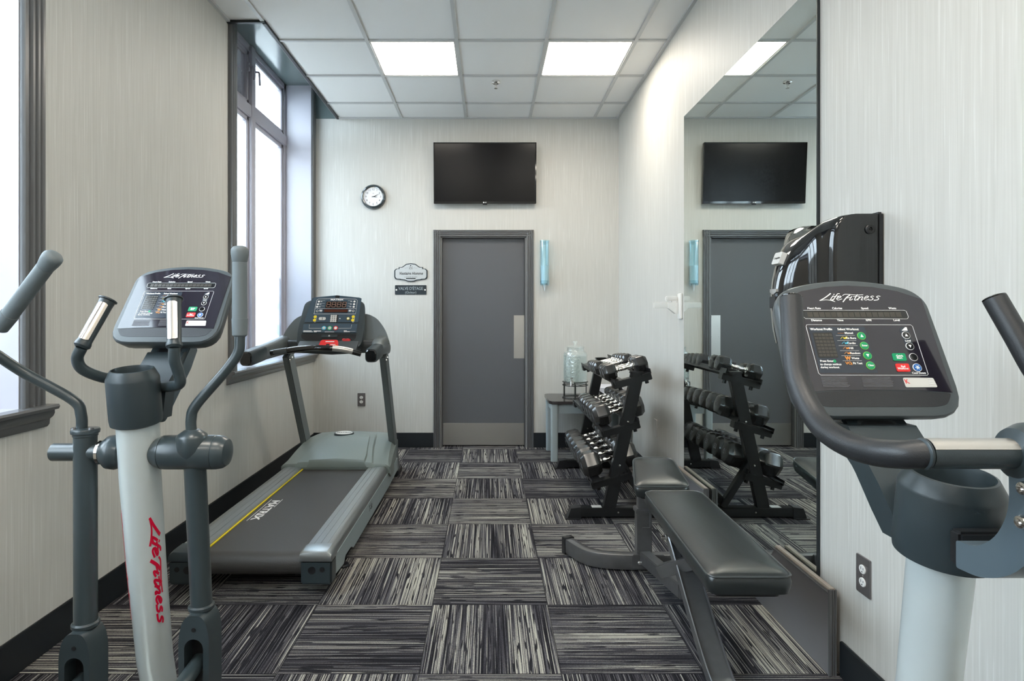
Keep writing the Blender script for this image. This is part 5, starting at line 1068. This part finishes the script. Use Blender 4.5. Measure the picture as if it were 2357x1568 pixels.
MB().prism(rrect(*A(630, 1230), *A(1015, 1170), 0.004), 'gym', TC, 0.0035, 0.008).prism(circ(*A(820, 1198), 0.006, 14), 'steel', TC, 0.008, 0.010).build('rubber_bracket', cb)
# red stop switch and its cord
SCn = P(756, 792, 3.74)
mb = MB(); Tq = tilt(SCn, 40); mb.prism(roundpoly([(-0.062, -0.032), (0.062, -0.032), (0.055, 0.03), (-0.05, 0.03)], 0.008), 'red', Tq, -0.02, 0.004, 0.003)
mb.prism(rect(-0.012, -0.022, 0.008, -0.004), 'black', Tq, 0.004, 0.006).prism([(-0.058, -0.030), (-0.040, -0.030), (-0.049, -0.012)], 'yellow', Tq, 0.004, 0.005).prism([(0.040, -0.030), (0.060, -0.030), (0.050, -0.010)], 'yellow', Tq, 0.004, 0.005)
mb.ribbon([(-0.02, 0.015), (0.035, 0.015)], 0.006, 'ink', lambda u, v, k: Tq@V((u, v, 0.0045+k)), 1); mb.ribbon([(0.014, -0.008), (0.045, -0.008)], 0.004, 'ink', lambda u, v, k: Tq@V((u, v, 0.0045+k)), 1); mb.build('stop_switch', tm, label='red emergency stop switch')
MB().tube(catmull([P(777, 797, 3.76), P(786, 786, 3.80), P(795, 780, 3.84), P(803, 779, 3.84), P(810, 783, 3.86)], 6), 0.0016, 'black', 8).build('safety_cord', tm)
MB().box(tuple(P(788, 784, 3.86)-V((0, 0.01, 0.004))), tuple(P(806, 781, 3.86)+V((0, 0.01, 0.004))), 'red', 0.003).build('safety_clip', tm, label='red safety clip')
# wings behind the console
for s in (-1, 1):
    xw = -1.055+s*0.185; Tw = frame((xw, 4.12, 1.10), (s*1.0, 0.35*0, 0), (0, 0.25, 1)); wing = [(0, -0.04), (0.19, -0.04), (0.155, 0.06), (0.10, 0.135), (0.04, 0.165), (0, 0.17)]
    hA, hB = (-0.02, 0.02)
    o = MB().prism(roundpoly(wing, [0, 0.02, 0.04, 0.04, 0.03, 0], 4), 'tpost', Tw, hA, hB, 0.006).build('side_wing', tm)
# support arms and handlebar
def oval(mb, pts, a, b, m, seg=20):
    pts = [V(p) for p in pts]; n = len(pts); rings = []
    for i in range(n):
        d = (pts[min(i+1, n-1)]-pts[max(i-1, 0)]).normalized(); sd = d.cross(V((0, 0, 1))).normalized(); up = sd.cross(d)
        aa = a[i] if isinstance(a, (list, tuple)) else a; bb = b[i] if isinstance(b, (list, tuple)) else b
        rings.append([pts[i]+sd*aa*(abs(math.cos(t))**0.6)*(1 if math.cos(t) >= 0 else -1)+up*bb*(abs(math.sin(t))**0.6)*(1 if math.sin(t) >= 0 else -1) for t in [2*math.pi*k/seg for k in range(seg)]])
    return mb.loft(rings, m)
for s, ye, x in ((-1, 3.46, -1.408), (1, 3.72, -0.735)):
    oval(MB(), [(x, 4.26, 1.02), (x, 4.12, 1.055), (x, 3.98, 1.045), (x, ye+0.22, 1.025)], [0.035, 0.045, 0.045, 0.036], [0.04, 0.065, 0.055, 0.045], 'tpost').build('support_arm', tm)
    g = oval(MB(), [(x, ye+0.24, 1.026), (x, ye+0.22, 1.025), (x, ye+0.03, 1.008), (x, ye+0.005, 1.006)], [0.037, 0.040, 0.040, 0.036], [0.045, 0.048, 0.046, 0.042], 'gym').build('arm_grip', tm)
    oval(MB(), [(x, ye+0.006, 1.006), (x, ye-0.004, 1.005)], [0.034, 0.028], [0.040, 0.034], 'gloss').build('grip_cap', g)
oval(MB(), [(-1.39, 4.10, 1.05), (-1.06, 4.07, 1.035), (-0.75, 4.10, 1.05)], 0.05, 0.045, 'tdark').build('cross_member', tm)
MB().loft([[V((x, y, z)) for y, z in ((3.86, 1.03), (4.00, 1.02), (4.1, 1.06), (4.0, 1.12))] for x in (-1.25, -0.86)], 'tdark').build('console_mount', tm)
hp = [P(624, 813, 3.70), P(650, 809, 3.69), P(690, 803, 3.67), P(740, 801, 3.66), P(790, 805, 3.68), P(830, 815, 3.72)]
hb = MB().tube(catmull(hp, 6), 0.0175, 'gloss', 20).build('handlebar', tm)
hq = catmull(hp, 6)
MB().tube([p+V((0, -0.002, 0.001)) for p in hq[21:28]], 0.0185, 'steel', 20).build('pulse_sensor', hb, label='steel pulse sensor sleeve')
MB().tube([p+V((0, -0.002, 0.001)) for p in hq[2:9]], 0.0185, 'bezel', 20).build('pulse_sensor', hb)
